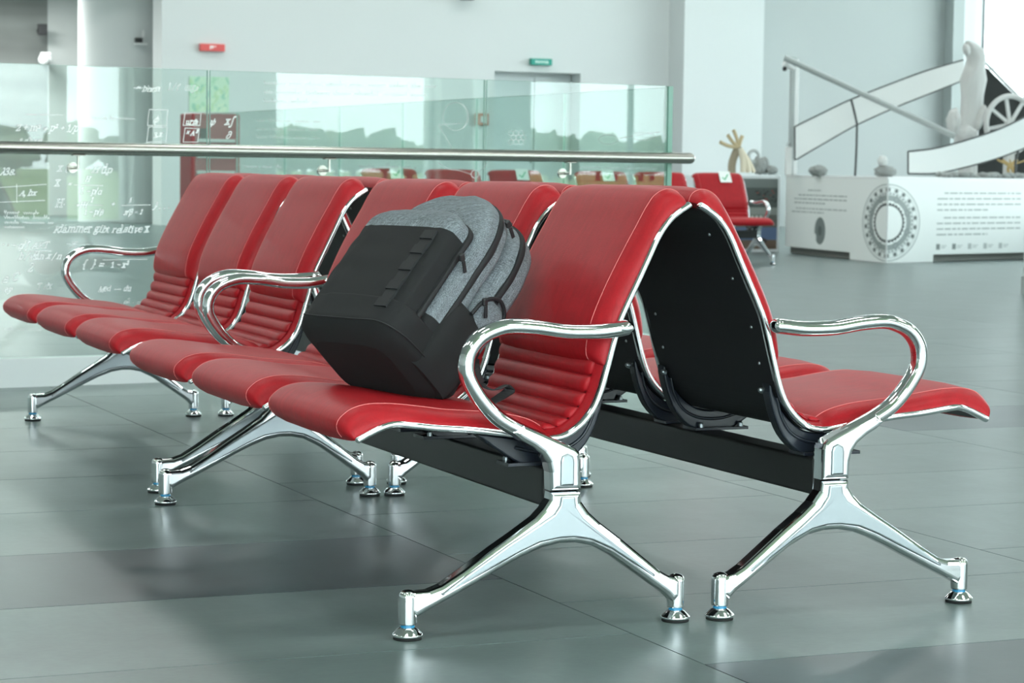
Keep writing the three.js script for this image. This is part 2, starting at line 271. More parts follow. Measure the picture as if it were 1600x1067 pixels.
const bracketGeo = (() => { const up = RAIL.filter(([s, h]) => h < 0.455 && s < 0.40).map(([s, h], i, a) => { const p = a[Math.max(0, i - 1)], q = a[Math.min(a.length - 1, i + 1)], l = Math.hypot(q[0] - p[0], q[1] - p[1]); return [s + ((q[1] - p[1]) / l) * 0.008, h - ((q[0] - p[0]) / l) * 0.008]; });
  const low = smooth([[0.385, 0.360], [0.345, 0.332], [0.305, 0.309], [0.270, 0.306], [0.225, 0.306], [0.195, 0.316], [0.165, 0.346], [0.146, 0.385], [0.134, 0.425], [0.132, 0.448]], 24);
  const body = extrude(mirX([...up, ...low]).reverse(), 0.030, 0.004);
  const flange = extrude(mirX([[0.205, 0.3055], [0.335, 0.3055], [0.335, 0.312], [0.205, 0.312]]).reverse(), 0.06, 0.001);
  const mid = smooth([[0.151, 0.420], [0.160, 0.385], [0.182, 0.352], [0.220, 0.333], [0.270, 0.330], [0.315, 0.340]], 24);
  return merge(body, flange, sweep(mirX(mid), () => [0.006, 0.019, 2.2], { n: 10, round: [0.004, 0.004] })); })();
const boltGeo = merge(cyl(0.006, 0.006, 0.007, 0, 0, 0, 10), new THREE.SphereGeometry(0.0055, 10, 6).translate(0, 0.007, 0));
const screwGeo = new THREE.SphereGeometry(0.0035, 10, 6);
// leg; it gets thinner towards the feet
const taper = (g) => { const p = g.attributes.position; for (let i = 0; i < p.count; i++) { const d = Math.abs(-p.getX(i) - 0.25), k = 1 - 0.26 * Math.min(1, Math.max(0, (d - 0.215) / 0.06)); p.setZ(i, p.getZ(i) * k); } return g; };
const legGeo = (() => {
  const out = [[0.273, 0.2625], [0.274, 0.249], [0.286, 0.232], [0.303, 0.215], [0.346, 0.187], [0.388, 0.161], [0.447, 0.122], [0.488, 0.0975], [0.512, 0.0895], [0.540, 0.0885], [0.551, 0.083], [0.551, 0.050], [0.537, 0.040], [0.515, 0.052], [0.497, 0.061], [0.472, 0.073], [0.414, 0.102], [0.372, 0.1235], [0.330, 0.1435], [0.288, 0.159], [0.252, 0.1655], [0.220, 0.165], [0.186, 0.158], [0.143, 0.1365], [0.100, 0.107], [0.055, 0.075], [0.028, 0.056], [0.012, 0.040], [-0.002, 0.050], [-0.002, 0.083], [0.009, 0.0885], [0.022, 0.0915], [0.042, 0.103], [0.083, 0.135], [0.127, 0.170], [0.169, 0.201], [0.193, 0.222], [0.209, 0.243], [0.2115, 0.2625]];
  const body = taper(extrude(mirX(out).reverse(), 0.043, 0.0105, { seg: 5 }));
  const col = (s) => { const p = [[0, 0.0275], [0.0160, 0.0275], [0.0172, 0.030], [0.0172, 0.078], [0.0160, 0.0845], [0.0122, 0.0893], [0.006, 0.0918], [0, 0.0925]]; const g = new THREE.LatheGeometry(V2(p), 24); g.translate(-s, 0, 0); return g; };
  return merge(body, col(0), col(0.549));
})();
const plateGeo = (() => { const pts = [[0.254, 0.2545], [0.226, 0.2545], [0.223, 0.233], [0.208, 0.212], [0.170, 0.181], [0.127, 0.149], [0.056, 0.0965], [0.058, 0.0935], [0.105, 0.123], [0.148, 0.151], [0.190, 0.170], [0.224, 0.1765], [0.254, 0.1765], [0.296, 0.170], [0.338, 0.153], [0.380, 0.132], [0.488, 0.0815], [0.490, 0.0845], [0.443, 0.116], [0.361, 0.168], [0.298, 0.204], [0.268, 0.222], [0.257, 0.238]];
  return extrude(mirX(pts).reverse(), 0.0510, 0.0036, { seg: 3 }); })();
const footGeo = new THREE.LatheGeometry(V2([[0, 0.004], [0.0265, 0.004], [0.0283, 0.0065], [0.0286, 0.0085], [0.0278, 0.0105], [0.0185, 0.0195], [0.0115, 0.0235], [0.0085, 0.025], [0.0085, 0.032], [0, 0.032]]), 32);
const footPad = new THREE.LatheGeometry(V2([[0, 0], [0.0262, 0], [0.0268, 0.002], [0.0262, 0.005], [0, 0.005]]), 32);
const filmGeo = (() => { const g = new THREE.CylinderGeometry(0.0128, 0.0140, 0.0065, 16); g.translate(0, 0.0240, 0); return g; })();
// armrest
const ARM = smooth([[0.262, 0.336], [0.283, 0.353], [0.310, 0.3685], [0.345, 0.386], [0.378, 0.4065], [0.409, 0.438], [0.432, 0.4725], [0.4395, 0.497], [0.4345, 0.527], [0.413, 0.5535], [0.381, 0.5685], [0.350, 0.5735], [0.300, 0.5705], [0.240, 0.5625], [0.179, 0.5615], [0.140, 0.565], [0.1165, 0.568]], 90);
const armGeo = (() => {
  const tube = sweep(mirX(ARM), (t) => [0.0148 + 0.006 * Math.max(0, 1 - t * 9), 0.0195 + 0.002 * Math.max(0, 1 - t * 6), 2.25], { n: 24, round: [0.006, 0.015] });
  const post = extrude(mirX([[0.211, 0.2655], [0.273, 0.2655], [0.2745, 0.300], [0.279, 0.318], [0.291, 0.335], [0.310, 0.349], [0.334, 0.362], [0.352, 0.377], [0.330, 0.3915], [0.290, 0.374], [0.245, 0.354], [0.224, 0.3445], [0.215, 0.336], [0.212, 0.325]]).reverse(), 0.046, 0.010, { seg: 5 });
  return merge(tube, post);
})();
const slotGeo = extrude(mirX([[0.2285, 0.275], [0.2565, 0.275], [0.2565, 0.322], [0.2535, 0.331], [0.2425, 0.336], [0.2315, 0.331], [0.2285, 0.322]]).reverse(), 0.054, 0.0036, { seg: 2 });
const tipGeo = (() => { const g = new THREE.SphereGeometry(0.012, 14, 10); g.scale(1.3, 0.75, 0.5); return g; })();

function makeBench(label, grp, { stickers = [] } = {}) {
  const b = thing('waiting_bench', label, 'bench', grp);
  mesh('beam', merge(rbox(0.066, 0.074, LEN - 0.03, 0.006, -0.2425, 0.268, 0)), M.blackBeam, b);
  for (const z of [HALF, -HALF]) {
    const leg = group('leg', b); leg.position.z = z;
    mesh('leg_body', legGeo, M.chrome, leg); mesh('raised_panel', plateGeo, M.satin, leg);
    for (const s of [0, 0.549]) { const f = mesh('foot', footGeo, M.chrome, leg); f.position.x = -s; const p = mesh('foot_pad', footPad, M.rubber, leg); p.position.x = -s; const k = mesh('blue_film', filmGeo, M.blue, leg); k.position.x = -s; k.userData.label = 'scrap of blue protective film'; }
    const arm = group('armrest', b); arm.position.z = z;
    mesh('arm_tube', armGeo, M.chrome, arm); mesh('inset_panel', slotGeo, M.satin, arm);
    const tip = mesh('end_cap', tipGeo, M.chrome, arm); tip.position.set(-0.121, 0.568, 0.0165);
  }
  for (let k = 0; k < 3; k++) {
    const s = group('seat', b); s.position.z = (1 - k) * 0.6;
    mesh('backrest_pad', padBack, M.leather, s); mesh('lumbar_pad', padRib, M.leather, s); mesh('seat_pad', padSeat, M.leather, s);
    mesh('backrest_stitching', stitchBack, M.thread, s); mesh('seat_stitching', stitchSeat, M.thread, s);
    for (const sg of [-1, 1]) {
      const r = mesh('side_rail', railGeo, M.chrome, s); r.position.z = sg * (HW - 0.008);
      const br = mesh('support_bracket', bracketGeo, M.bracket, s); br.position.z = sg * (HW - 0.035);
      for (const bs of [0.222, 0.318]) { const bo = mesh('bolt', boltGeo, M.satin, s); bo.position.set(-bs, 0.311, sg * (HW - 0.058)); }
      const b3 = mesh('bolt', boltGeo, M.satin, s); b3.position.set(-0.137, 0.432, sg * (HW - 0.052)); b3.rotation.z = -1.25; b3.rotation.order = 'ZYX';
      for (const h of [0.75, 0.665, 0.57, 0.50]) { const i = RAIL.findIndex(([, y]) => y < h); const p = RAIL[i]; const sc = mesh('screw', screwGeo, M.satin, s); sc.position.set(-(p[0] - 0.0045), p[1] - 0.0025, sg * (HW - (h > 0.7 ? 0.075 : 0.055))); }
    }
    mesh('seat_shell', shellGeo, M.black, s);
  }
  return b;
}
const place = (b, X0, Z0, r, back) => { // origin of the near leg's rear foot, as surveyed; back = faces right
  const lz = -HALF, c = Math.cos(r), s = Math.sin(r);
  b.position.set(X0 + s * lz, 0, Z0 + c * lz); b.rotation.y = r + (back ? Math.PI : 0); return b;
};
const MAIN = 'red leather waiting benches set back to back';
place(makeBench('red three-seat bench with chrome arms and a backpack on its end seat', MAIN), 0, 0, 0, false);
place(makeBench('red three-seat bench backed against the backpack bench, facing the exhibit', MAIN), 0.0901, 0.0116, 0.0142, true);
place(makeBench('red three-seat bench in line beyond the backpack bench, next to the glass balustrade', MAIN), 0.0356, -2.0199, -0.0122, false);
place(makeBench('red three-seat bench hidden behind the bench nearest the glass balustrade', MAIN), 0.1456, -2.0041, -0.0122, true);
// benches across the hall, facing the camera side
const tickTex = canvasTex(128, 128, (x) => { x.fillStyle = '#eef4f0'; x.fillRect(0, 0, 128, 128); x.strokeStyle = '#4fb583'; x.lineWidth = 13; x.beginPath(); x.moveTo(30, 70); x.lineTo(54, 96); x.lineTo(100, 34); x.stroke(); });
const tickMat = std('tick_sticker', { map: tickTex, roughness: 0.5 });
const stickerGeo = (() => { const g = new THREE.PlaneGeometry(0.12, 0.115, 1, 1); return g; })();
[[7.60, 'red three-seat bench standing just in front of the exhibit plinth'], [5.55, 'red three-seat bench across the hall seen through the glass balustrade']].forEach(([x, label], k) => {
  const b = makeBench(label, 'red benches across the hall');
  b.rotation.y = Math.PI / 2; b.position.set(x, 0, -15.666);   // forward (-x) becomes +z
  [[-1, 0.0], [1, 0.03]].forEach(([i]) => {
    const st = mesh('seat_sticker', stickerGeo, tickMat, b); st.userData.label = 'white square sticker with a green tick';
    st.position.set(-0.044, 0.797, i * 0.6 + 0.05); st.rotation.set(0, -Math.PI / 2, 0); st.rotateX(-0.5); st.position.x -= 0.012;
  });
});

// ---------------------------------------------------------------- backpack
{
  const bag = thing('backpack', 'grey and black backpack leaning back on the red bench seat', 'backpack');
  const U = new THREE.Vector3(0.627, 0.733, -0.262).normalize(), Wd = new THREE.Vector3(0.386, 0, 0.922).normalize(), T = new THREE.Vector3().crossVectors(Wd, U).normalize();
  if (T.y > 0) T.negate();
  const O = new THREE.Vector3(-0.530, 0.556, -0.200).addScaledVector(Wd, -0.132);   // bottom, front, middle
  const P = (w, u, t) => O.clone().addScaledVector(Wd, w * 1.06).addScaledVector(U, u * 1.09).addScaledVector(T, t * 1.14).toArray();
  // a soft layer: rings up the bag, each a rounded rectangle across width and depth
  const layer = ({ u0 = 0, u1, hw, t0, t1, topR = 0.08, botR = 0.03, e = 4, bulge = 0.008, from = 0, to = 1, n = 36, nu = 40, lean = 0, wob = 0.002, domeP = 2.4 }) => {
    const rings = [];
    for (let i = 0; i <= nu; i++) {
      const f = from + ((to - from) * i) / nu, u = u0 + (u1 - u0) * f;
      const dt = Math.min(1, Math.max(0, (u - (u1 - topR)) / topR)), db = Math.min(1, Math.max(0, (u0 + botR - u) / botR));
      const kw = Math.max(0.02, Math.pow(1 - Math.pow(dt, domeP), 1 / domeP)) * Math.max(0.3, Math.pow(1 - Math.pow(db, 2.2) * 0.5, 0.5));
      const kd = Math.max(0.02, Math.pow(1 - Math.pow(dt, 3.2), 1 / 3.2)) * Math.max(0.3, Math.pow(1 - Math.pow(db, 2.2) * 0.6, 0.5));
      const tc = (t0 + t1) / 2 + lean * f, hd = (t1 - t0) / 2, ring = [];
      for (let j = 0; j < n; j++) {
        const th = (j / n) * Math.PI * 2, c = Math.cos(th), s = Math.sin(th);
        const b = 1 + bulge * 8 * Math.sin(Math.PI * f);
        const w = Math.sign(c) * Math.abs(c) ** (2 / e) * hw * kw + wob * n3(c * 2 + u * 12, s * 2, u * 9), t = tc + Math.sign(s) * Math.abs(s) ** (2 / e) * hd * kd * b + wob * n3(c * 3, s * 3 + 9, u * 14);
        ring.push(P(w, u, t));
      }
      rings.push(ring);
    }
    return skin(rings, { capStart: true, capEnd: true });
  };
  const split = (o, at, names) => { mesh(names[0], layer({ ...o, to: at }), M.bagBlack, bag); mesh(names[1], layer({ ...o, from: at }), M.bagGrey, bag); };
  const back = { u0: 0.0, u1: 0.395, hw: 0.134, t0: 0.125, t1: 0.215, topR: 0.15, botR: 0.03, e: 3.4 };
  const mid = { u0: -0.006, u1: 0.385, hw: 0.137, t0: 0.045, t1: 0.130, topR: 0.14, botR: 0.03, e: 4 };
  const front = { u0: 0.0, u1: 0.292, hw: 0.126, t0: -0.004, t1: 0.060, topR: 0.055, botR: 0.03, e: 5, domeP: 3 };
  split(back, 0.30, ['back_lower_panel', 'back_compartment']);
  split(mid, 0.24, ['lower_body', 'main_compartment']);
  split(front, 0.81, ['front_pocket', 'front_pocket_top']);
  mesh('bottom_panel', layer({ u0: -0.014, u1: 0.075, hw: 0.1385, t0: -0.010, t1: 0.205, topR: 0.012, botR: 0.035, e: 5, bulge: 0 }), M.bagBlack, bag);
  // zip bands between the layers
  const band = (name, o, t, half, grow) => { mesh(name, layer({ ...o, t0: t - half, t1: t + half, hw: o.hw + grow, u1: o.u1 + grow * 0.6, from: 0.16, e: 8, wob: 0.001, bulge: 0 }), M.zip, bag); };
  band('main_zip', { ...mid, topR: 0.145 }, 0.088, 0.0075, 0.0045);
  band('laptop_zip', { ...back, topR: 0.15 }, 0.158, 0.007, 0.0050);
  band('front_pocket_zip', { ...front, u1: 0.288, topR: 0.06 }, 0.040, 0.006, 0.0075);
  // zip pullers
  const puller = (w, u, t, rot) => { const g = group('zip_puller', bag); g.position.set(...P(w, u, t)); g.rotation.set(0.2, 0.4, rot); mesh('slider', rbox(0.012, 0.016, 0.008, 0.003), M.darkPlastic, g); mesh('tab', rbox(0.008, 0.026, 0.004, 0.0015, 0, -0.02, 0.003), M.darkPlastic, g); };
  puller(0.128, 0.338, 0.092, 0.5); puller(0.146, 0.205, 0.036, 0.3);
  // webbing loops on the near front edge
  const strip = (w0, w1, u0, u1, t, th) => { const rings = []; const c = [[w0, u0], [w1, u0], [w1, u1], [w0, u1]]; return skin([c.map(([w, u]) => P(w, u, t + th)), c.map(([w, u]) => P(w, u, t))], { capStart: true, capEnd: true }); };
  const flat = (g) => { const q = g.toNonIndexed(); q.computeVertexNormals(); return q; };
  mesh('webbing_strip', flat(strip(0.072, 0.100, 0.045, 0.225, -0.008, 0.006)), M.zip, bag);
  for (const u of [0.045, 0.085, 0.13, 0.17, 0.205]) mesh('webbing_loop', flat(strip(0.070, 0.102, u, u + 0.020, -0.0105, 0.004)), M.zip, bag);
  // bottom panel of the bag with its seam, and side pocket
  mesh('bottom_seam', new THREE.TubeGeometry(new THREE.CatmullRomCurve3([[-0.098, 0.012, -0.0105], [-0.05, 0.010, -0.0115], [0.04, 0.010, -0.0115], [0.112, 0.012, -0.006], [0.138, 0.016, 0.03], [0.1400, 0.02, 0.08], [0.1395, 0.024, 0.13]].map((p) => new THREE.Vector3(...P(...p)))), 40, 0.0016, 6), M.zip, bag);
  const pocket = (name, mat, u0, u1, t0, t1, out, e) => { const rings = []; for (let i = 0; i <= 16; i++) { const f = i / 16, u = u0 + (u1 - u0) * f, k = Math.pow(Math.sin(Math.PI * Math.min(1, Math.max(0.04, f * 0.82 + 0.06))), 0.5), ring = []; for (let j = 0; j < 22; j++) { const th = (j / 22) * Math.PI * 2, c = Math.cos(th), s = Math.sin(th); ring.push(P(0.118 + Math.max(-0.02, Math.sign(c) * Math.abs(c) ** (2 / e) * out * k), u, (t0 + t1) / 2 + Math.sign(s) * Math.abs(s) ** (2 / e) * ((t1 - t0) / 2) * (0.9 + 0.1 * k))); } rings.push(ring); } mesh(name, skin(rings, { capStart: true, capEnd: true }), mat, bag); };
  pocket('side_pocket', M.bagBlack, 0.0, 0.150, 0.078, 0.190, 0.040, 3);
  pocket('side_zip_pocket', M.bagGrey, 0.120, 0.205, 0.120, 0.200, 0.034, 2.6);
  mesh('side_pocket_zip', tube3([P(0.150, 0.145, 0.118), P(0.152, 0.175, 0.122), P(0.150, 0.200, 0.138), P(0.146, 0.212, 0.160), P(0.140, 0.205, 0.186), P(0.136, 0.17, 0.2)], 0.0042, 8, 40), M.zip, bag);
  puller(0.158, 0.178, 0.122, 0.1);
  // carry handle and shoulder straps
  mesh('carry_handle', tube3([P(-0.035, 0.383, 0.165), P(-0.03, 0.402, 0.165), P(0, 0.41, 0.165), P(0.03, 0.402, 0.165), P(0.035, 0.383, 0.165)], 0.006, 8, 24), M.zip, bag);
  const strapRibbon = (pts, wHalf) => { const c = new THREE.CatmullRomCurve3(pts.map((p) => new THREE.Vector3(...p))), rings = []; for (let i = 0; i <= 30; i++) { const p = c.getPoint(i / 30), n = new THREE.Vector3(0.3, 0.9, 0.1).normalize(), tg = c.getTangent(i / 30), sd = new THREE.Vector3().crossVectors(tg, n).normalize().multiplyScalar(wHalf), nn = new THREE.Vector3().crossVectors(sd, tg).normalize().multiplyScalar(0.0015); rings.push([p.clone().add(sd).add(nn), p.clone().sub(sd).add(nn), p.clone().sub(sd).sub(nn), p.clone().add(sd).sub(nn)].map((v) => v.toArray())); } return flat(skin(rings, { capStart: true, capEnd: true })); };
  mesh('shoulder_strap', strapRibbon([P(0.10, 0.12, 0.212), atZ(742, 572, -0.25), atZ(752, 600, -0.22), atZ(770, 609, -0.20), atZ(794, 602, -0.19), atZ(797, 608, -0.185), atZ(782, 620, -0.175), atZ(762, 631, -0.17)], 0.011), M.zip, bag);
  { const k = mesh('strap_buckle', rbox(0.020, 0.030, 0.006, 0.002), M.darkPlastic, bag); k.position.set(...atZ(747, 588, -0.225)); k.rotation.set(-0.4, 0.5, 0.5); }
}

// ---------------------------------------------------------------- glass balustrade
const glassLine = { o: new THREE.Vector3(0, 0, -5.0584), ang: 0.1279 };   // local x runs along the balustrade
{
  const b = thing('glass_balustrade', 'clear glass balustrade etched with handwritten formulas, steel handrail in front', 'balustrade');
  b.position.copy(glassLine.o); b.rotation.y = glassLine.ang;
  const y0 = 0.11, y1 = 1.232, seams = [-3.31, -2.05, -0.795, 0.462, 1.719, 2.640];
  mesh('plinth', box(-3.35, 2.67, 0, y0, -0.05, 0.02), M.plinth, b);
  for (let i = 0; i < seams.length - 1; i++) {
    const a = seams[i] + 0.006, c = seams[i + 1] - 0.006;
    const p = mesh('glass_panel', box(a, c, y0, y1, -0.012, 0), M.glass, b);
    mesh('glass_edge', merge(box(a - 0.0012, a, y0, y1, -0.012, 0), box(c, c + 0.0012, y0, y1, -0.012, 0), box(a, c, y1, y1 + 0.0012, -0.012, 0)), M.glassSeam, p);
  }
  mesh('end_edge', box(2.640, 2.664, y0, y1, -0.02, 0.004), M.glassEdge, b);
  const rail = mesh('handrail', (() => { const g = new THREE.CapsuleGeometry(0.0245, 6.0, 8, 24); g.rotateZ(Math.PI / 2); g.translate(-0.29, 0.915, 0.075); return g; })(), M.steel, b); 
  for (const x of [-1.15, -0.105, 0.955, 2.095]) {
    const k = group('rail_bracket', b); k.position.set(x, 0, 0);
    mesh('saddle', rbox(0.05, 0.004, 0.03, 0.0015, 0, 0.889, 0.075), M.steel, k);
    mesh('stem', cyl(0.005, 0.005, 0.05, 0, 0.84, 0.075, 10), M.steel, k);
    mesh('arm', (() => { const g = new THREE.CylinderGeometry(0.006, 0.006, 0.07, 10); g.rotateX(Math.PI / 2); g.translate(0, 0.842, 0.04); return g; })(), M.steel, k);
    mesh('disc', (() => { const g = new THREE.CylinderGeometry(0.021, 0.021, 0.012, 20); g.rotateX(Math.PI / 2); g.translate(0, 0.842, 0.007); return g; })(), M.steel, k);
  }
  // etched handwriting
  const CW = 2048, k = CW / 3.04;
  const ink = canvasTex(CW, Math.round(k * (y1 - y0)), (x, w, h) => {
    x.clearRect(0, 0, w, h);
    const at = (u, v) => { const r = rayOf(u, v), n = new THREE.Vector3(Math.sin(glassLine.ang), 0, Math.cos(glassLine.ang)), t = glassLine.o.clone().sub(camera.position).dot(n) / r.dot(n), X = camera.position.clone().addScaledVector(r, t); return [((X.x - glassLine.o.x) / Math.cos(glassLine.ang) + 0.40) * k, (y1 - X.y) * k]; };
    x.strokeStyle = x.fillStyle = '#ffffff'; x.lineCap = 'round';
    const R0 = rng(123);
    const write = (s, u, v, px, { rot = 0, a = 0.85, slant = 0.42 } = {}) => { const [X, Y] = at(u, v); x.save(); x.globalAlpha = a; x.translate(X, Y); x.rotate(rot); x.font = px * 1.62 + 'px serif'; let cx = 0; for (const ch of s) { x.save(); x.translate(cx, (R0() - 0.5) * px * 0.22); x.rotate((R0() - 0.5) * 0.16); x.transform(1, 0, -slant - (R0() - 0.5) * 0.3, 0.9 + R0() * 0.35, 0, 0); x.lineWidth = 1.5; x.strokeText(ch, 0, 0); x.restore(); cx += x.measureText(ch).width * 0.96; } x.restore(); };
    const line = (pts, lw = 2.4, a = 0.8) => { x.globalAlpha = a; x.lineWidth = lw; x.beginPath(); pts.forEach(([u, v], i) => { const [X, Y] = at(u, v); if (i) x.lineTo(X, Y); else x.moveTo(X, Y); }); x.stroke(); x.globalAlpha = 1; };
    const R = rng(77);
    const scrawl = (u, v, len, amp, a = 0.6, lw = 1.8) => { const pts = []; let px = 0; while (px < len) { const word = 14 + R() * 26; for (let q = 0; q < word && px + q < len; q += 1.1) pts.push([u + px + q, v + 0.02 * (px + q) - amp * (0.5 + 0.5 * Math.sin((px + q) * 1.9 + R() * 0.8)) * (R() < 0.12 ? 1.9 : 1)]); line(pts.splice(0), lw, a); px += word + 5; } };
    write('2 + m² + p² + 1/p', 24, 204, 14); write('= a(b + e) . . .', 30, 222, 9, { a: 0.5 });
    write('x (', 88, 268, 16); write('− H dp', 130, 270, 16);
    write('x', 84, 292, 16); write('=', 104, 291, 12); write('H', 131, 284, 12); line([[116, 289], [160, 290]]); write('1 − p/α', 124, 303, 12); 
    write('H', 85, 324, 17); write('·₁₀₀ +H{', 97, 324, 12); write('1', 140, 316, 10); line([[128, 320], [160, 321]]); write('1 − p/β', 130, 335, 11); write('+', 172, 324, 13); write('1', 200, 316, 10); line([[190, 321], [235, 320]]); write('x/β − 1', 192, 335, 11); write('} . . .', 238, 326, 15);
    write('Klammer gibt relative x', 82, 363, 15);
    for (let i = 0; i < 4; i++) scrawl(6, 334 + i * 7.5, [55, 72, 78, 32][i], 3.6, 0.8);
    line([[0, 293], [72, 288]]); line([[0, 316], [70, 313]]); line([[26, 288], [26, 316]]); write('A, bx', 29, 306, 12); write('λ38.', 0, 273, 13);
    write('· · − q/∫ AKT', 2, 388, 14); write('b / √sin x / n', 28, 405, 13); line([[46, 392], [80, 392]]); write('2', 42, 424, 17); write('a C', 2, 440, 19); write('ey', 6, 456, 11);
    write('⟨x⟩', 100, 388, 20, { a: 0.6 }); line([[104, 381], [140, 381]], 2, 0.5);
    write('{  } =', 127, 419, 17); write('1 − x²₀', 172, 418, 12); line([[160, 406], [230, 405]], 2, 0.7); write('Med  —  du', 152, 455, 11, { a: 0.7 }); write('T dx', 56, 452, 13, { a: 0.4 });
    write('e² · p', 190, 478, 14, { a: 0.35 }); scrawl(40, 505, 90, 4, 0.35); scrawl(6, 516, 60, 4, 0.3);
    scrawl(208, 139, 44, 3, 0.6); scrawl(40, 180, 60, 2.6, 0.6); scrawl(145, 186, 70, 3, 0.5); write('~ bonn', 212, 142, 13, { a: 0.8 }); write('l / f   tags', 262, 140, 13, { a: 0.5 });
    for (const [a, b, c, d] of [[230, 171, 262, 196], [229, 198, 261, 222], [286, 176, 314, 196], [286, 200, 311, 222]]) line([[a + 3, b], [c, b + 1], [c - 2, d], [a, d], [a + 3, b]], 2.4, 0.75);
    write('φ', 238, 191, 14); write('3,x', 238, 214, 12); write('urfa', 289, 194, 11); write('× A²', 289, 211, 11); write('ψ', 326, 195, 14); write('x∫₂', 350, 195, 16); write('∂', 352, 216, 18);
    for (let i = 0; i < 3; i++) scrawl(412, 132 + i * 14, [270, 255, 85][i], 4, 0.5, 1.6);
    for (let i = 0; i < 3; i++) scrawl(400, 190 + i * 13, 100, 3.2, 0.35, 1.5);
    line(Array.from({ length: 40 }, (_, i) => [712 + 20 * Math.sin(i / 4) * (i < 26 ? 1 : 0.9), 182 - 22 * Math.cos(i / 4)]), 1.8, 0.5); line([[685, 195], [720, 193]], 1.8, 0.5); line([[685, 195], [706, 232]], 1.8, 0.5);
    for (let i = 0; i < 9; i++) { const cx = 798 + (i % 3) * 8 + (Math.floor(i / 3) % 2) * 4, cy = 208 + Math.floor(i / 3) * 7; line(Array.from({ length: 7 }, (_, j) => [cx + 4.2 * Math.sin((j * Math.PI) / 3), cy + 4.2 * Math.cos((j * Math.PI) / 3)]), 1.6, 0.5); }
    line(Array.from({ length: 30 }, (_, i) => [950 + 15 * Math.cos(i / 4.7), 218 + 7 * Math.sin(i / 4.7)]), 1.6, 0.4); line(Array.from({ length: 30 }, (_, i) => [1005 + 18 * Math.cos(i / 4.7), 213 + 6 * Math.sin(i / 4.7)]), 1.6, 0.4); line([[968, 216], [1030, 206]], 1.6, 0.4);
    line(Array.from({ length: 30 }, (_, i) => [742 + 6 * Math.cos(i / 4.7), 272 + 6 * Math.sin(i / 4.7)]), 3, 0.5); line([[684, 254], [700, 264], [716, 266], [736, 272]], 2.5, 0.4); line([[748, 270], [764, 252]], 2.5, 0.4);
    for (let i = 0; i < 2; i++) scrawl(905, 263 + i * 9, 120, 3, 0.4, 1.5);
    scrawl(380, 262, 60, 4, 0.4); scrawl(560, 262, 90, 4, 0.35);
  });
  const film = mesh('etched_writing', new THREE.PlaneGeometry(3.04, y1 - y0), std('etched_lettering', { map: ink, transparent: true, roughness: 0.9, color: lin(0.9, 0.93, 0.93) }), b);
  film.position.set(1.12, (y0 + y1) / 2, 0.0015); film.userData.label = 'white handwritten formulas on the glass';
  // return run towards the far wall
  const c = thing('glass_balustrade', 'clear glass balustrade running back from the corner of the etched one', 'balustrade');
  c.position.set(2.655, 0, -5.44); c.rotation.y = Math.PI / 2;
  mesh('plinth', box(0.02, 8.2, 0, y0, -0.02, 0.05), M.plinth, c);
  for (let i = 0; i < 7; i++) { const p = mesh('glass_panel', box(0.02 + i * 1.17, 1.178 + i * 1.17, y0, y1 - 0.004, 0, 0.012), M.glass, c); mesh('glass_edge', merge(box(0.018 + i * 1.17, 0.02 + i * 1.17, y0, y1 - 0.004, 0, 0.012), box(0.02 + i * 1.17, 1.178 + i * 1.17, y1 - 0.004, y1 - 0.002, 0, 0.012)), M.glassSeam, p); }
}

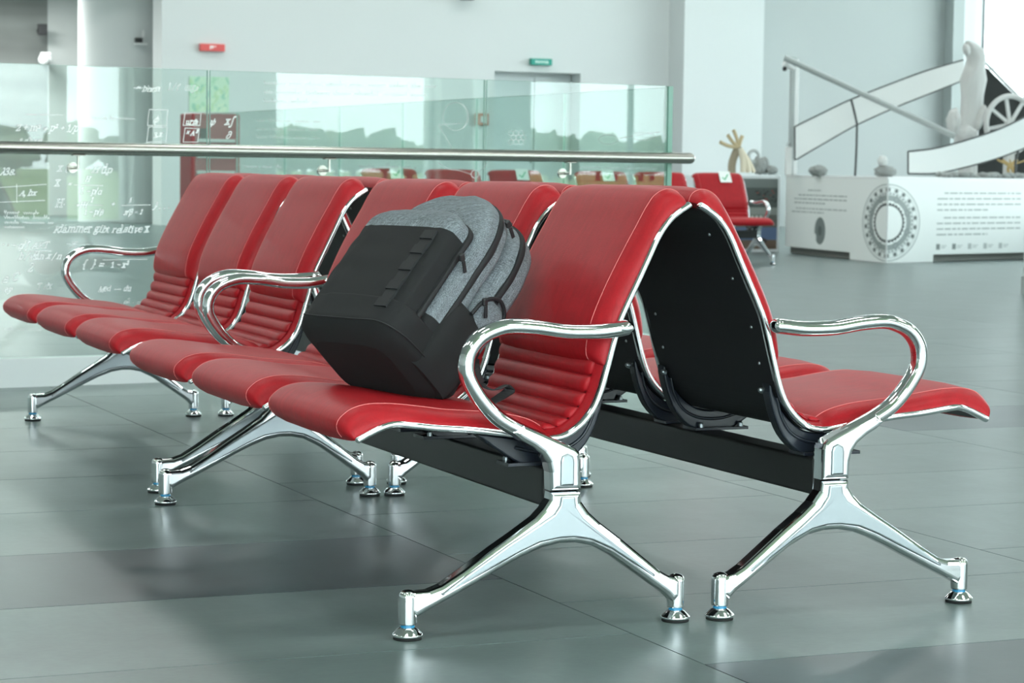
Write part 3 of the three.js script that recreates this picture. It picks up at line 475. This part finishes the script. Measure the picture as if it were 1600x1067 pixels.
// ---------------------------------------------------------------- things on the far wall
{
  const sign = (label, x0, x1, y0, y1, bg, draw) => {
    const t = thing('wall_sign', label, 'sign'); t.position.set((x0 + x1) / 2, (y0 + y1) / 2, -27.5);
    const w = x1 - x0, h = y1 - y0;
    mesh('housing', rbox(w, h, 0.08, 0.006, 0, 0, 0.04), std('sign_housing', { color: bg, roughness: 0.5 }), t);
    const f = mesh('face', new THREE.PlaneGeometry(w - 0.01, h - 0.01), std('sign_face', { map: canvasTex(256, 80, draw), roughness: 0.4 }), t); f.position.z = 0.0815;
  };
  sign('red sign with a small white symbol on the white wall', 6.375, 6.72, 2.375, 2.475, new THREE.Color('#e2605e'), (x) => { x.fillStyle = '#e4605f'; x.fillRect(0, 0, 256, 80); x.fillStyle = '#ffffff'; x.fillRect(98, 20, 12, 42); x.fillRect(110, 20, 34, 20); x.fillRect(152, 22, 14, 10); x.fillRect(118, 46, 14, 10); });
  sign('green exit sign with white letters above the white door', 11.255, 11.585, 2.325, 2.42, new THREE.Color('#2c9484'), (x) => { x.fillStyle = '#2f9d8c'; x.fillRect(0, 0, 256, 80); x.fillStyle = '#f0fffa'; x.font = 'bold 46px sans-serif'; x.textAlign = 'center'; x.fillText('ВЫХОД', 128, 56); });
  const cam = thing('security_camera', 'dark security camera mounted high on the white wall', 'camera'); cam.position.set(10.22, 3.24, -27.5);
  mesh('mount', rbox(0.06, 0.06, 0.14, 0.01, 0, 0.06, 0.07), M.darkPlastic, cam); mesh('body', rbox(0.2, 0.11, 0.12, 0.02, 0, 0.02, 0.16), M.darkPlastic, cam);
  const post = thing('map_poster', 'pale green map poster on the white wall behind the glass', 'poster'); post.position.set(6.52, 1.79, -27.5);
  mesh('sheet', box(-0.28, 0.28, -0.24, 0.24, 0, 0.012), std('map_print', { map: canvasTex(256, 220, (x) => { x.fillStyle = '#cfe6cf'; x.fillRect(0, 0, 256, 220); const R = rng(3); for (let i = 0; i < 70; i++) { x.fillStyle = ['#b8dcc0', '#d9ead0', '#a9d3bd', '#c4dfb8'][i % 4]; x.beginPath(); x.ellipse(R() * 256, R() * 220, 6 + R() * 26, 4 + R() * 14, R() * 3, 0, 7); x.fill(); } }), roughness: 0.6 }), post);
  const call = thing('alarm_box', 'small orange alarm box on the far white wall', 'alarm box'); call.position.set(10.52, 1.53, -27.5);
  mesh('housing', rbox(0.2, 0.17, 0.06, 0.012, 0, 0, 0.03), std('alarm_orange', { color: lin(0.55, 0.16, 0.09), roughness: 0.5 }), call); mesh('button_plate', rbox(0.1, 0.09, 0.02, 0.006, 0.02, 0, 0.062), M.white, call);
  const cab = thing('vending_cabinet', 'red cabinet with pale shelves standing behind the glass balustrade', 'cabinet'); cab.position.set(4.77, 0, -21.0);
  const redCab = std('red_cabinet_paint', { color: lin(0.36, 0.03, 0.04), roughness: 0.5 });
  mesh('body', rbox(0.54, 1.39, 0.5, 0.02, 0, 0.695, 0), redCab, cab);
  for (let i = 0; i < 5; i++) mesh('shelf_band', rbox(0.42, 0.035, 0.03, 0.006, 0, 0.42 + i * 0.17, 0.255), M.white, cab);
  mesh('panel', rbox(0.08, 0.14, 0.02, 0.005, -0.14, 1.16, 0.256), M.darkPlastic, cab);
  const spk = thing('wall_speaker', 'black loudspeaker on the slate clad wall in the recess', 'speaker'); spk.position.set(5.26, 2.87, -32.6);
  mesh('cabinet', rbox(0.13, 0.17, 0.14, 0.012), M.darkPlastic, spk); mesh('bracket', rbox(0.03, 0.03, 0.34, 0.008, 0, 0, -0.22), M.darkPlastic, spk);
  const dome = thing('dome_camera', 'white dome camera on a bracket in the recess', 'camera'); dome.position.set(5.22, 2.40, -32.3);
  mesh('bracket', rbox(0.16, 0.04, 0.05, 0.01, 0.03, 0.09, 0), M.white, dome); mesh('bracket_plate', rbox(0.05, 0.14, 0.66, 0.01, 0.09, 0.04, -0.34), M.white, dome); mesh('dome', new THREE.SphereGeometry(0.085, 20, 14), M.white, dome);
  const dev = thing('wall_device', 'small pale wall device with a dark lens on the rounded pier', 'camera'); dev.position.set(5.84, 2.60, -28.67);
  mesh('shelf', rbox(0.18, 0.03, 0.1, 0.006, 0, -0.1, 0.05), M.white, dev); mesh('body', rbox(0.1, 0.07, 0.08, 0.012, -0.03, -0.05, 0.05), M.darkPlastic, dev); mesh('aerial', rbox(0.04, 0.1, 0.04, 0.008, 0.04, 0.04, 0.03), M.white, dev);
}

// ---------------------------------------------------------------- exhibit
const printText = (x, X, Y, W, lines, lh, px, col) => { const R = rng(Math.round(X + Y)); x.fillStyle = col; for (let i = 0; i < lines; i++) { let p = (i === 0 ? 0.08 : 0) * W; const end = i === lines - 1 ? W * 0.6 : W; while (p < end) { const w = Math.min(end - p, px * (1.5 + R() * 5)); x.fillRect(X + p, Y + i * lh, w, px * 0.55); p += w + px * 0.8; } } };
const ornament = (x, cx, cy, r, flipDark) => {
  const ring = (rr, lw, c) => { x.strokeStyle = c; x.lineWidth = lw; x.beginPath(); x.arc(cx, cy, rr, 0, 7); x.stroke(); };
  ring(r * 0.97, r * 0.03, '#a9b3b1'); ring(r * 0.80, r * 0.24, '#d3dad8'); ring(r * 0.63, r * 0.14, '#8f9997');
  for (let i = 0; i < 44; i++) { const a = (i / 44) * Math.PI * 2; x.fillStyle = i % 2 ? '#5c6664' : '#e9efed'; x.beginPath(); x.arc(cx + Math.cos(a) * r * 0.84, cy + Math.sin(a) * r * 0.84, r * 0.052, 0, 7); x.fill(); x.fillStyle = '#7d8886'; x.beginPath(); x.arc(cx + Math.cos(a + 0.07) * r * 0.74, cy + Math.sin(a + 0.07) * r * 0.74, r * 0.026, 0, 7); x.fill(); }
  for (let i = 0; i < 8; i++) { const a = (i / 8) * Math.PI * 2 + 0.39; x.strokeStyle = '#7f8a88'; x.lineWidth = r * 0.03; x.beginPath(); x.arc(cx + Math.cos(a) * r * 0.63, cy + Math.sin(a) * r * 0.63, r * 0.075, 0, 7); x.stroke(); }
  ring(r * 0.46, r * 0.05, '#454e4c'); for (let i = 0; i < 30; i++) { const a = (i / 30) * Math.PI * 2; x.fillStyle = '#39413f'; x.beginPath(); x.arc(cx + Math.cos(a) * r * 0.48, cy + Math.sin(a) * r * 0.48, r * 0.035, 0, 7); x.fill(); }
};
{
  const F = new THREE.Vector3(9.84, 0, -15.33), rdir = new THREE.Vector3(0.940, 0, -0.342), ldir = new THREE.Vector3(0.1200, 0, -0.9928), HP = 0.815;
  const ex = thing('exhibit_plinth', 'long white exhibit plinth printed with text and a round ornament', 'plinth'); ex.position.copy(F);
  const Rw = 4.2, Lw = 2.5;
  const foot = [[0.05, -0.08], [rdir.x * Rw, rdir.z * Rw - 0.08], [rdir.x * Rw + ldir.x * Lw, (rdir.z * Rw + ldir.z * Lw)], [ldir.x * Lw + 0.05, ldir.z * Lw]];
  const prism = (pts, y0, y1) => { const g = new THREE.ExtrudeGeometry(new THREE.Shape(V2(pts.map(([x, z]) => [x, -z]))), { depth: y1 - y0, bevelEnabled: false }); g.rotateX(-Math.PI / 2); g.translate(0, y0, 0); return g; };
  mesh('body', prism(foot, 0, HP - 0.02), std('plinth_body', { color: lin(0.25, 0.26, 0.24), roughness: 0.7 }), ex);
  mesh('top_slab', prism([[-0.02, 0.02], [rdir.x * Rw, rdir.z * Rw], [rdir.x * Rw + ldir.x * Lw, rdir.z * Rw + ldir.z * Lw], [ldir.x * Lw - 0.02, ldir.z * Lw]], HP - 0.02, HP), M.white, ex);
  const panel = (name, along, a, c, y0, draw, cw) => { // a thin board on one of the two faces, printed
    const t = canvasTex(cw, Math.round((cw * (HP - 0.02 - y0)) / (c - a)), draw), left = along === ldir;
    const g = group(name, ex); const ang = Math.atan2(-along.z, along.x);
    g.rotation.y = left ? ang + Math.PI : ang; const mid = along.clone().multiplyScalar((a + c) / 2); g.position.copy(mid);
    mesh('board', box(-(c - a) / 2, (c - a) / 2, y0, HP - 0.02, 0, 0.015), M.white, g);
    const f = mesh('print', new THREE.PlaneGeometry(c - a, HP - 0.02 - y0), std('panel_print', { map: t, roughness: 0.5 }), g); f.position.set(0, (y0 + HP - 0.02) / 2, 0.0162);
  };
  const paper = (x, w, h) => { x.fillStyle = '#eef3f1'; x.fillRect(0, 0, w, h); };
  panel('text_panel', rdir, 0.70, 2.9, 0.07, (x, w, h) => { paper(x, w, h); printText(x, w * 0.02, h * 0.17, w * 0.62, 4, h * 0.075, h * 0.036, '#a4adab'); printText(x, w * 0.02, h * 0.50, w * 0.62, 4, h * 0.075, h * 0.036, '#a4adab'); printText(x, w * 0.70, h * 0.17, w * 0.28, 7, h * 0.062, h * 0.034, '#a4adab'); for (let i = 0; i < 5; i++) { x.fillStyle = i < 2 ? '#7d8785' : '#b4bcba'; x.fillRect(w * (0.02 + i * 0.115), h * 0.86, w * 0.026, h * 0.075); x.fillStyle = '#b9c1bf'; x.fillRect(w * (0.054 + i * 0.115), h * 0.88, w * 0.04, h * 0.012); x.fillRect(w * (0.054 + i * 0.115), h * 0.905, w * 0.03, h * 0.012); } }, 1400);
  panel('ornament_panel', rdir, -0.008, 0.70, 0.0, (x, w, h) => { paper(x, w, h); x.save(); x.scale(1.33, 1); ornament(x, 0, h * 0.52, h * 0.47); x.restore(); }, 700);
  panel('ornament_panel', ldir, -0.016, 0.82, 0.0, (x, w, h) => { paper(x, w, h); x.save(); x.translate(w, 0); x.scale(1.5, 1); ornament(x, 0, h * 0.52, h * 0.47); x.restore(); }, 820);
  panel('text_panel', ldir, 0.82, 2.5, 0.07, (x, w, h) => { paper(x, w, h); printText(x, w * 0.32, h * 0.17, w * 0.4, 1, 9, h * 0.03, '#a4adab'); printText(x, w * 0.14, h * 0.24, w * 0.8, 3, h * 0.055, h * 0.032, '#a4adab'); printText(x, w * 0.1, h * 0.43, w * 0.84, 2, h * 0.05, h * 0.032, '#b0b8b6'); x.fillStyle = '#7a8482'; x.beginPath(); x.ellipse(w * 0.55, h * 0.74, h * 0.19, h * 0.19, 0, 0, 7); x.fill(); x.fillStyle = '#5c6664'; x.beginPath(); x.arc(w * 0.55, h * 0.74, h * 0.07, 0, 7); x.fill(); x.fillStyle = '#eef3f1'; x.beginPath(); x.arc(w * 0.47, h * 0.84, h * 0.06, 0, 7); x.fill(); }, 900);
  // second plinth behind, with photographs
  const p2 = thing('exhibit_plinth', 'grey exhibit plinth carrying dark photographs, behind the white one', 'plinth'); p2.position.set(9.45, 0, -18.2);
  mesh('body', rbox(1.36, 0.81, 0.5, 0.006, 0, 0.405, 0), M.plinth, p2);
  const ph = mesh('photo_print', new THREE.PlaneGeometry(0.50, 0.74), std('photo_print', { roughness: 0.5, map: canvasTex(256, 390, (x) => { const bands = [['#6f7775', 0, 50], ['#4c5452', 50, 110], ['#8b918c', 160, 40], ['#5f625c', 200, 70], ['#5a6d8e', 270, 70], ['#6b5a4e', 340, 50]]; for (const [c, y, h] of bands) { x.fillStyle = c; x.fillRect(0, y, 256, h); } const R = rng(9); for (let i = 0; i < 60; i++) { x.fillStyle = ['#3f4745', '#2f3432', '#7a4640'][i % 3]; x.fillRect(R() * 256, 60 + R() * 80, 14, 8); } x.fillStyle = '#c9cec9'; for (let i = 0; i < 5; i++) x.fillRect(70 + i * 26, 205, 16, 28); x.fillStyle = '#3a3230'; x.beginPath(); x.ellipse(150, 345, 46, 18, 0, 0, 7); x.fill(); }) }), p2); ph.position.set(0.40, 0.405, 0.2516);
  const px2 = mesh('caption_print', new THREE.PlaneGeometry(0.3, 0.5), std('caption_print', { roughness: 0.5, map: canvasTex(200, 320, (x, w, h) => { x.fillStyle = '#dfe6e4'; x.fillRect(0, 0, w, h); printText(x, 20, 30, 150, 10, 20, 10, '#b1bab8'); }) }), p2); px2.position.set(-0.05, 0.45, 0.2516);

  // things standing on the plinth
  const top = HP;
  const W = (a, d, y) => [F.x + rdir.x * a + ldir.x * d, y, F.z + rdir.z * a + ldir.z * d];
  const noisy = (r, seed, k, sx, sy, sz) => { const g = mergeVertices(new THREE.IcosahedronGeometry(r, 4).deleteAttribute('normal').deleteAttribute('uv')); const p = g.attributes.position, v = new THREE.Vector3(); for (let i = 0; i < p.count; i++) { v.fromBufferAttribute(p, i); const s = 1 + k * n3(v.x * 2.2 / r + seed, v.y * 2.2 / r, v.z * 2.2 / r) + k * 0.5 * n3(v.x * 5 / r, v.y * 5 / r + seed, v.z * 5 / r); p.setXYZ(i, v.x * s * sx, v.y * s * sy, v.z * s * sz); } g.computeVertexNormals(); g.setAttribute('uv', new THREE.Float32BufferAttribute(new Float32Array(p.count * 2), 2)); return g; };
  const paleStone = std('pale_stone', { color: lin(0.62, 0.64, 0.63), roughness: 0.9 }), greyStone = std('grey_stone', { color: lin(0.30, 0.32, 0.31), roughness: 0.9 });
  { const [x, , z] = atZ(1278, 266, -16.95); const m = single('rock', noisy(0.085, 3, 0.2, 1.15, 0.66, 0.8), greyStone, 'grey block of stone on the plinth below the diagonal beam', 'rock'); m.position.set(x, top + 0.05, z); }
  const r2 = thing('rock', 'grey stone with a white lump on top, above the round ornament', 'rock'); { const [x, , z] = atZ(1383, 270, -16.1); r2.position.set(x, top, z); }
  mesh('stone', noisy(0.09, 8, 0.2, 1.3, 0.66, 0.8).translate(0, 0.05, 0), greyStone, r2); mesh('lump', noisy(0.055, 12, 0.2, 0.9, 1, 0.8).translate(-0.03, 0.15, 0), paleStone, r2);
  single('gravel_bed', (() => { const R = rng(31), gs = []; for (let i = 0; i < 240; i++) { const r = 0.014 + R() * 0.03; const q = new THREE.IcosahedronGeometry(r, 1); q.scale(1.2, 0.7, 1); q.rotateY(R() * 6); const p = W(0.95 + R() * 2.4, 0.10 + R() * 0.22, top + r * 0.75); q.translate(...p); gs.push(q); } return merge(gs); })(), greyStone, 'bed of small grey stones on top of the plinth', 'gravel').userData.kind = 'stuff';

  // straw figure and ring on the rear plinth
  const strawMat = std('straw', { color: lin(0.55, 0.45, 0.28), roughness: 0.9 }), paleStraw = std('pale_straw', { color: lin(0.72, 0.66, 0.52), roughness: 0.9 }), barkMat = std('brown_bark', { color: lin(0.30, 0.26, 0.19), roughness: 0.9 });
  const zs = -18.2, rel = (u, v, o, dz = 0) => { const p = atZ(u, v, zs); return [p[0] - o[0], p[1] - o[1], p[2] - o[2] + dz]; };
  const so = atZ(1150, 274, zs); so[1] = 0.81;
  const straw = thing('straw_figure', 'straw bundle figure with spread ends at the end of the plinth', 'sculpture'); straw.position.set(...so);
  mesh('stem', tube3([[-0.05, 0.0, 0], rel(1144, 255, so), rel(1149, 240, so), rel(1154, 229, so)], 0.042, 10, 14), barkMat, straw);
  for (const [u, v, mu, mv] of [[1123, 222, 1136, 228], [1135, 211, 1143, 222], [1144, 203, 1149, 216], [1158, 212, 1155, 220]]) mesh('straw_end', tube3([rel(1153, 230, so, 0.02), rel(mu, mv, so, 0.03), rel(u, v, so, 0.03)], 0.02, 8, 12), strawMat, straw);
  for (const [u, r] of [[1157, 0.032], [1166, 0.032], [1174, 0.022]]) mesh('skirt_strand', tube3([rel(1154, 232, so, 0.03), rel((1154 + u) / 2 + 2, 250, so, 0.05), [rel(u, 270, so)[0], 0.03, 0.06]], r, 8, 12), paleStraw, straw);
  const wo = atZ(1190, 274, zs - 0.1); wo[1] = 0.81;
  const wreath = thing('ring_sculpture', 'grey ring with rough stones beside the straw figure', 'sculpture'); wreath.position.set(...wo);
  mesh('ring', new THREE.TorusGeometry(0.06, 0.018, 10, 24).translate(-0.10, 0.20, 0), M.grey, wreath); mesh('stones', merge(noisy(0.075, 2, 0.2, 1, 1.2, 0.8).translate(-0.03, 0.10, 0), noisy(0.06, 5, 0.2, 1.1, 0.8, 0.8).translate(0.11, 0.055, 0.02), noisy(0.055, 6, 0.2, 1, 1.6, 0.8).translate(0.05, 0.10, -0.03)), greyStone, wreath);

  // post with a diagonal beam
  const zp = -17.55, po = atZ(1236, 272, zp); po[1] = top;
  const crane = thing('post_and_beam', 'white post with a long grey beam slanting down to the right', 'sculpture'); crane.position.set(...po);
  const PH = atZ(1236, 93, zp)[1] - top;
  mesh('post', rbox(0.05, PH, 0.055, 0.008, 0.03, PH / 2, 0), M.white, crane); mesh('post_face', rbox(0.05, PH, 0.03, 0.006, -0.018, PH / 2, 0.02), M.grey, crane);
  const bend = atZ(1492, 213, -16.75), bst = atZ(1226, 90, zp + 0.09);
  mesh('beam', tube3([bst, [(bst[0] + bend[0]) / 2, (bst[1] + bend[1]) / 2, (bst[2] + bend[2]) / 2], bend].map((q) => [q[0] - po[0], q[1] - po[1], q[2] - po[2]]), 0.033, 4, 4), M.grey, crane);
  mesh('head_block', rbox(0.1, 0.05, 0.07, 0.01, -0.05, PH + 0.01, 0.05), M.grey, crane); mesh('hook', new THREE.TorusGeometry(0.025, 0.008, 8, 16).translate(-0.05, 0.31, 0.04), M.grey, crane);
  mesh('lamp', (() => { const g = new THREE.CylinderGeometry(0.035, 0.022, 0.13, 14); g.rotateZ(1.1); g.translate(-0.08, PH - 0.07, 0.05); return g; })(), M.white, crane); mesh('lens', new THREE.SphereGeometry(0.024, 10, 8).translate(-0.135, PH - 0.1, 0.06), M.darkPlastic, crane);
  mesh('sleeve', rbox(0.075, 0.29, 0.03, 0.01, -0.055, 0.145, 0.04), std('pale_wrap', { color: lin(0.75, 0.76, 0.75), roughness: 0.8 }), crane);

  // curved bands with dark edges
  const darkEdge = std('dark_edge', { color: lin(0.06, 0.065, 0.065), roughness: 0.6 }), bandMat = std('pale_board', { color: lin(0.74, 0.77, 0.76), roughness: 0.5 });
  const ribbon = (label, lo, hi, z0, z1, supports) => {
    const o = atZ(...lo[0], z0), t = thing('curved_band', label, 'sculpture'); t.position.set(o[0], top, z0);
    const N = 40, A0 = smooth(lo, N), B0 = smooth(hi, N), P3 = (p, i) => { const z = z0 + ((z1 - z0) * i) / (N - 1), q = atZ(p[0], p[1], z); return [q[0] - o[0], Math.max(0.012, q[1] - top), z - z0]; };
    const A = A0.map(P3), B = B0.map(P3), rings = A.map((p, i) => { const q = B[i]; return [[p[0], p[1], p[2] - 0.008], [q[0], q[1], q[2] - 0.008], [q[0], q[1], q[2] + 0.008], [p[0], p[1], p[2] + 0.008]]; });
    const g = skin(rings, { capStart: true, capEnd: true }).toNonIndexed(); g.computeVertexNormals(); mesh('board', g, bandMat, t);
    for (const E of [A, B]) mesh('edge_strip', tube3(E, 0.011, 6, 60), darkEdge, t);
    mesh('end_strip', tube3([A[0], A[0].map((c, k) => (c + B[0][k]) / 2), B[0]], 0.010, 6, 8), darkEdge, t);
    for (const [pts, z] of supports) mesh('support', tube3(pts.map(([u, v]) => { const q = atZ(u, v, z); return [q[0] - o[0], Math.max(0, q[1] - top), z - z0 + 0.015]; }), 0.012, 6, 12), darkEdge, t);
  };
  ribbon('long pale curved band with dark edges rising past the slanting beam', [[1242, 250], [1290, 222], [1338, 195], [1400, 167], [1450, 147], [1505, 125]], [[1242, 198], [1285, 177], [1329, 156], [1400, 128], [1450, 110], [1505, 94]], -17.45, -17.3, [[[[1329, 156], [1334, 176], [1338, 194]], -17.3], [[[1338, 194], [1337, 232], [1335, 277]], -17.3]]);
  ribbon('low pale curved band with dark edges sweeping up at the plinth end', [[1419, 271], [1465, 270], [1520, 258], [1570, 243], [1630, 219]], [[1419, 237], [1465, 231], [1520, 216], [1570, 198], [1630, 168]], -16.25, -16.45, [[[[1590, 235], [1586, 250], [1585, 272]], -16.4]]);

  // pale upright figure, dark sail and wheel
  const zf = -16.95, fo = atZ(1508, 215, zf); fo[1] = top;
  const fig = thing('carved_figure', 'pale carved upright figure looking up in front of the dark sail', 'sculpture'); fig.position.set(...fo);
  const figMat = std('pale_carving', { color: lin(0.60, 0.61, 0.60), roughness: 0.9 });
  {
    const rings = []; const prof = [[1512, 275, 12], [1508, 230, 15], [1511, 205, 15], [1518, 180, 14], [1520, 150, 15], [1521, 125, 17], [1523, 108, 15], [1526, 92, 13], [1523, 78, 13], [1518, 70, 9], [1513, 64, 3]];
    const k = Math.abs(atZ(1520, 150, zf)[0] - atZ(1519, 150, zf)[0]);
    for (const [u, v, w] of prof) { const q = atZ(u, v, zf), r = []; const y = Math.max(0, q[1] - top); for (let j = 0; j < 24; j++) { const th = (j / 24) * Math.PI * 2, kk = 1 + 0.16 * n3(Math.cos(th) * 1.5, y * 6, Math.sin(th) * 1.5); r.push([q[0] - fo[0] + Math.cos(th) * w * k * kk, y, Math.sin(th) * w * k * 0.9 * kk]); } rings.push(r); }
    mesh('torso', skin(rings, { capStart: true, capEnd: true, flip: true }), figMat, fig);
    const put = (name, u, v, r, seed, s, rz = 0) => { const q = atZ(u, v, zf + 0.1); mesh(name, noisy(r, seed, 0.2, ...s).rotateZ(rz).translate(q[0] - fo[0], q[1] - fo[1], 0.1), figMat, fig); };
    put('snout', 1510, 78, 0.05, 4, [0.7, 1.2, 0.8], 0.3); put('knee', 1490, 190, 0.10, 9, [0.65, 1.4, 0.8]); put('knee', 1531, 185, 0.08, 14, [0.5, 1.9, 0.8], -0.4); put('lap', 1508, 208, 0.10, 17, [1.2, 0.75, 0.9]);
  }
  const zl = -17.5, lo = atZ(1560, 215, zl); lo[1] = top;
  const sail = thing('dark_sail', 'dark triangular sail with a pale edge behind the carved figure', 'sculpture'); sail.position.set(...lo);
  const relL = (u, v) => { const q = atZ(u, v, zl); return [q[0] - lo[0], q[1] - lo[1]]; };
  mesh('cloth', extrude([[relL(1528, 215)[0], 0.0], [relL(1625, 215)[0], 0.0], relL(1625, 190), relL(1598, 162), relL(1541, 106), relL(1534, 130)].reverse(), 0.03, 0.003), std('dark_cloth', { color: lin(0.02, 0.024, 0.023), roughness: 0.9 }), sail);
  mesh('spar', tube3([[...relL(1538, 98), 0.02], [...relL(1570, 131), 0.02], [...relL(1602, 163), 0.02]], 0.016, 8, 12), M.grey, sail);
  const zw = -16.72, wc = atZ(1578, 194, zw);
  const wheel = thing('spoked_wheel', 'pale spoked wheel standing below the dark sail', 'wheel'); const WR = 0.29; wheel.position.set(wc[0], wc[1] - 0.0, zw);
  mesh('rim', new THREE.TorusGeometry(WR, 0.028, 10, 40), figMat, wheel); mesh('hub', new THREE.CylinderGeometry(0.05, 0.05, 0.06, 16).rotateX(Math.PI / 2), figMat, wheel);
  for (let i = 0; i < 8; i++) mesh('spoke', new THREE.BoxGeometry(WR - 0.02, 0.032, 0.025).translate(WR / 2, 0, 0).rotateZ((i * Math.PI) / 4 + 0.2), figMat, wheel);
  mesh('stand', box(-0.05, 0.05, top - wc[1], -WR * 0.9, -0.03, 0.03), figMat, wheel);
  const reeds = thing('straw_sheaf', 'small golden straw sheaf under the low curved band', 'straw'); { const q = atZ(1580, 262, -16.62); reeds.position.set(q[0], top, -16.62); }
  { const R = rng(8), rm = std('straw', { color: lin(0.5, 0.36, 0.16), roughness: 0.9 }); for (let i = 0; i < 9; i++) mesh('straw_stalk', tube3([[0.01 * i, 0, 0], [(R() - 0.5) * 0.14, 0.1, 0], [(R() - 0.5) * 0.4, 0.19, 0]], 0.008, 6, 8), rm, reeds); }
}

// ---------------------------------------------------------------- outdoors, seen in reflections and through the facade
{
  struct('ground_outside', box(-80, 300, -0.8, -0.5, 12.6, 320), std('lawn', { color: lin(0.17, 0.25, 0.06), roughness: 1 }), 'green lawn outside the windows', 'lawn');
  const leaf = [lin(0.10, 0.15, 0.08), lin(0.12, 0.17, 0.08), lin(0.16, 0.20, 0.09)].map((c) => std('foliage', { color: c, roughness: 1 })), bark = std('bark', { color: lin(0.08, 0.06, 0.04), roughness: 1 });
  const crown = (seed) => { const g = mergeVertices(new THREE.IcosahedronGeometry(1, 4).deleteAttribute('normal').deleteAttribute('uv')), p = g.attributes.position, v = new THREE.Vector3(); for (let i = 0; i < p.count; i++) { v.fromBufferAttribute(p, i); const s = 1 + 0.22 * n3(v.x * 1.6 + seed, v.y * 1.6, v.z * 1.6) + 0.14 * n3(v.x * 4, v.y * 4 + seed, v.z * 4); p.setXYZ(i, v.x * s, v.y * s, v.z * s); } g.computeVertexNormals(); return g; };
  const crowns = [1, 5, 9].map(crown), R = rng(40);
  for (let i = 0; i < 44; i++) {
    const t = thing('tree', 'leafy green tree at the edge of the lawn outside', 'tree', 'trees beyond the lawn');
    const x = 60 + i * 2.9 + R() * 0.3, z = 172 + (i % 2) * 8 + R(), h = 3.3 + R() * 1.7; t.position.set(x, -0.5, z);
    mesh('trunk', cyl(0.28, 0.16, h * 0.5, 0, 0, 0, 8), bark, t);
    const c = mesh('crown', crowns[i % 3], leaf[Math.floor(R() * 3)], t); c.scale.set(2.15 + R() * 0.2, h * 0.42, 2.15 + R() * 0.2); c.position.y = h * 0.58;
  }
  const ban = thing('banner_stand', 'tall red banner stand beside the window behind', 'banner'); ban.position.set(8.05, 0, 11.6);
  mesh('banner', box(-0.11, 0.11, 0.08, 2.6, -0.01, 0.01), std('red_banner', { color: lin(0.35, 0.02, 0.03), roughness: 0.7 }), ban); mesh('foot', rbox(0.3, 0.08, 0.3, 0.01, 0, 0.04, 0), M.grey, ban);
}
scene.traverse((o) => { if (o.isLight) o.castShadow = !o.isRectAreaLight; });
renderer.render(scene, camera);
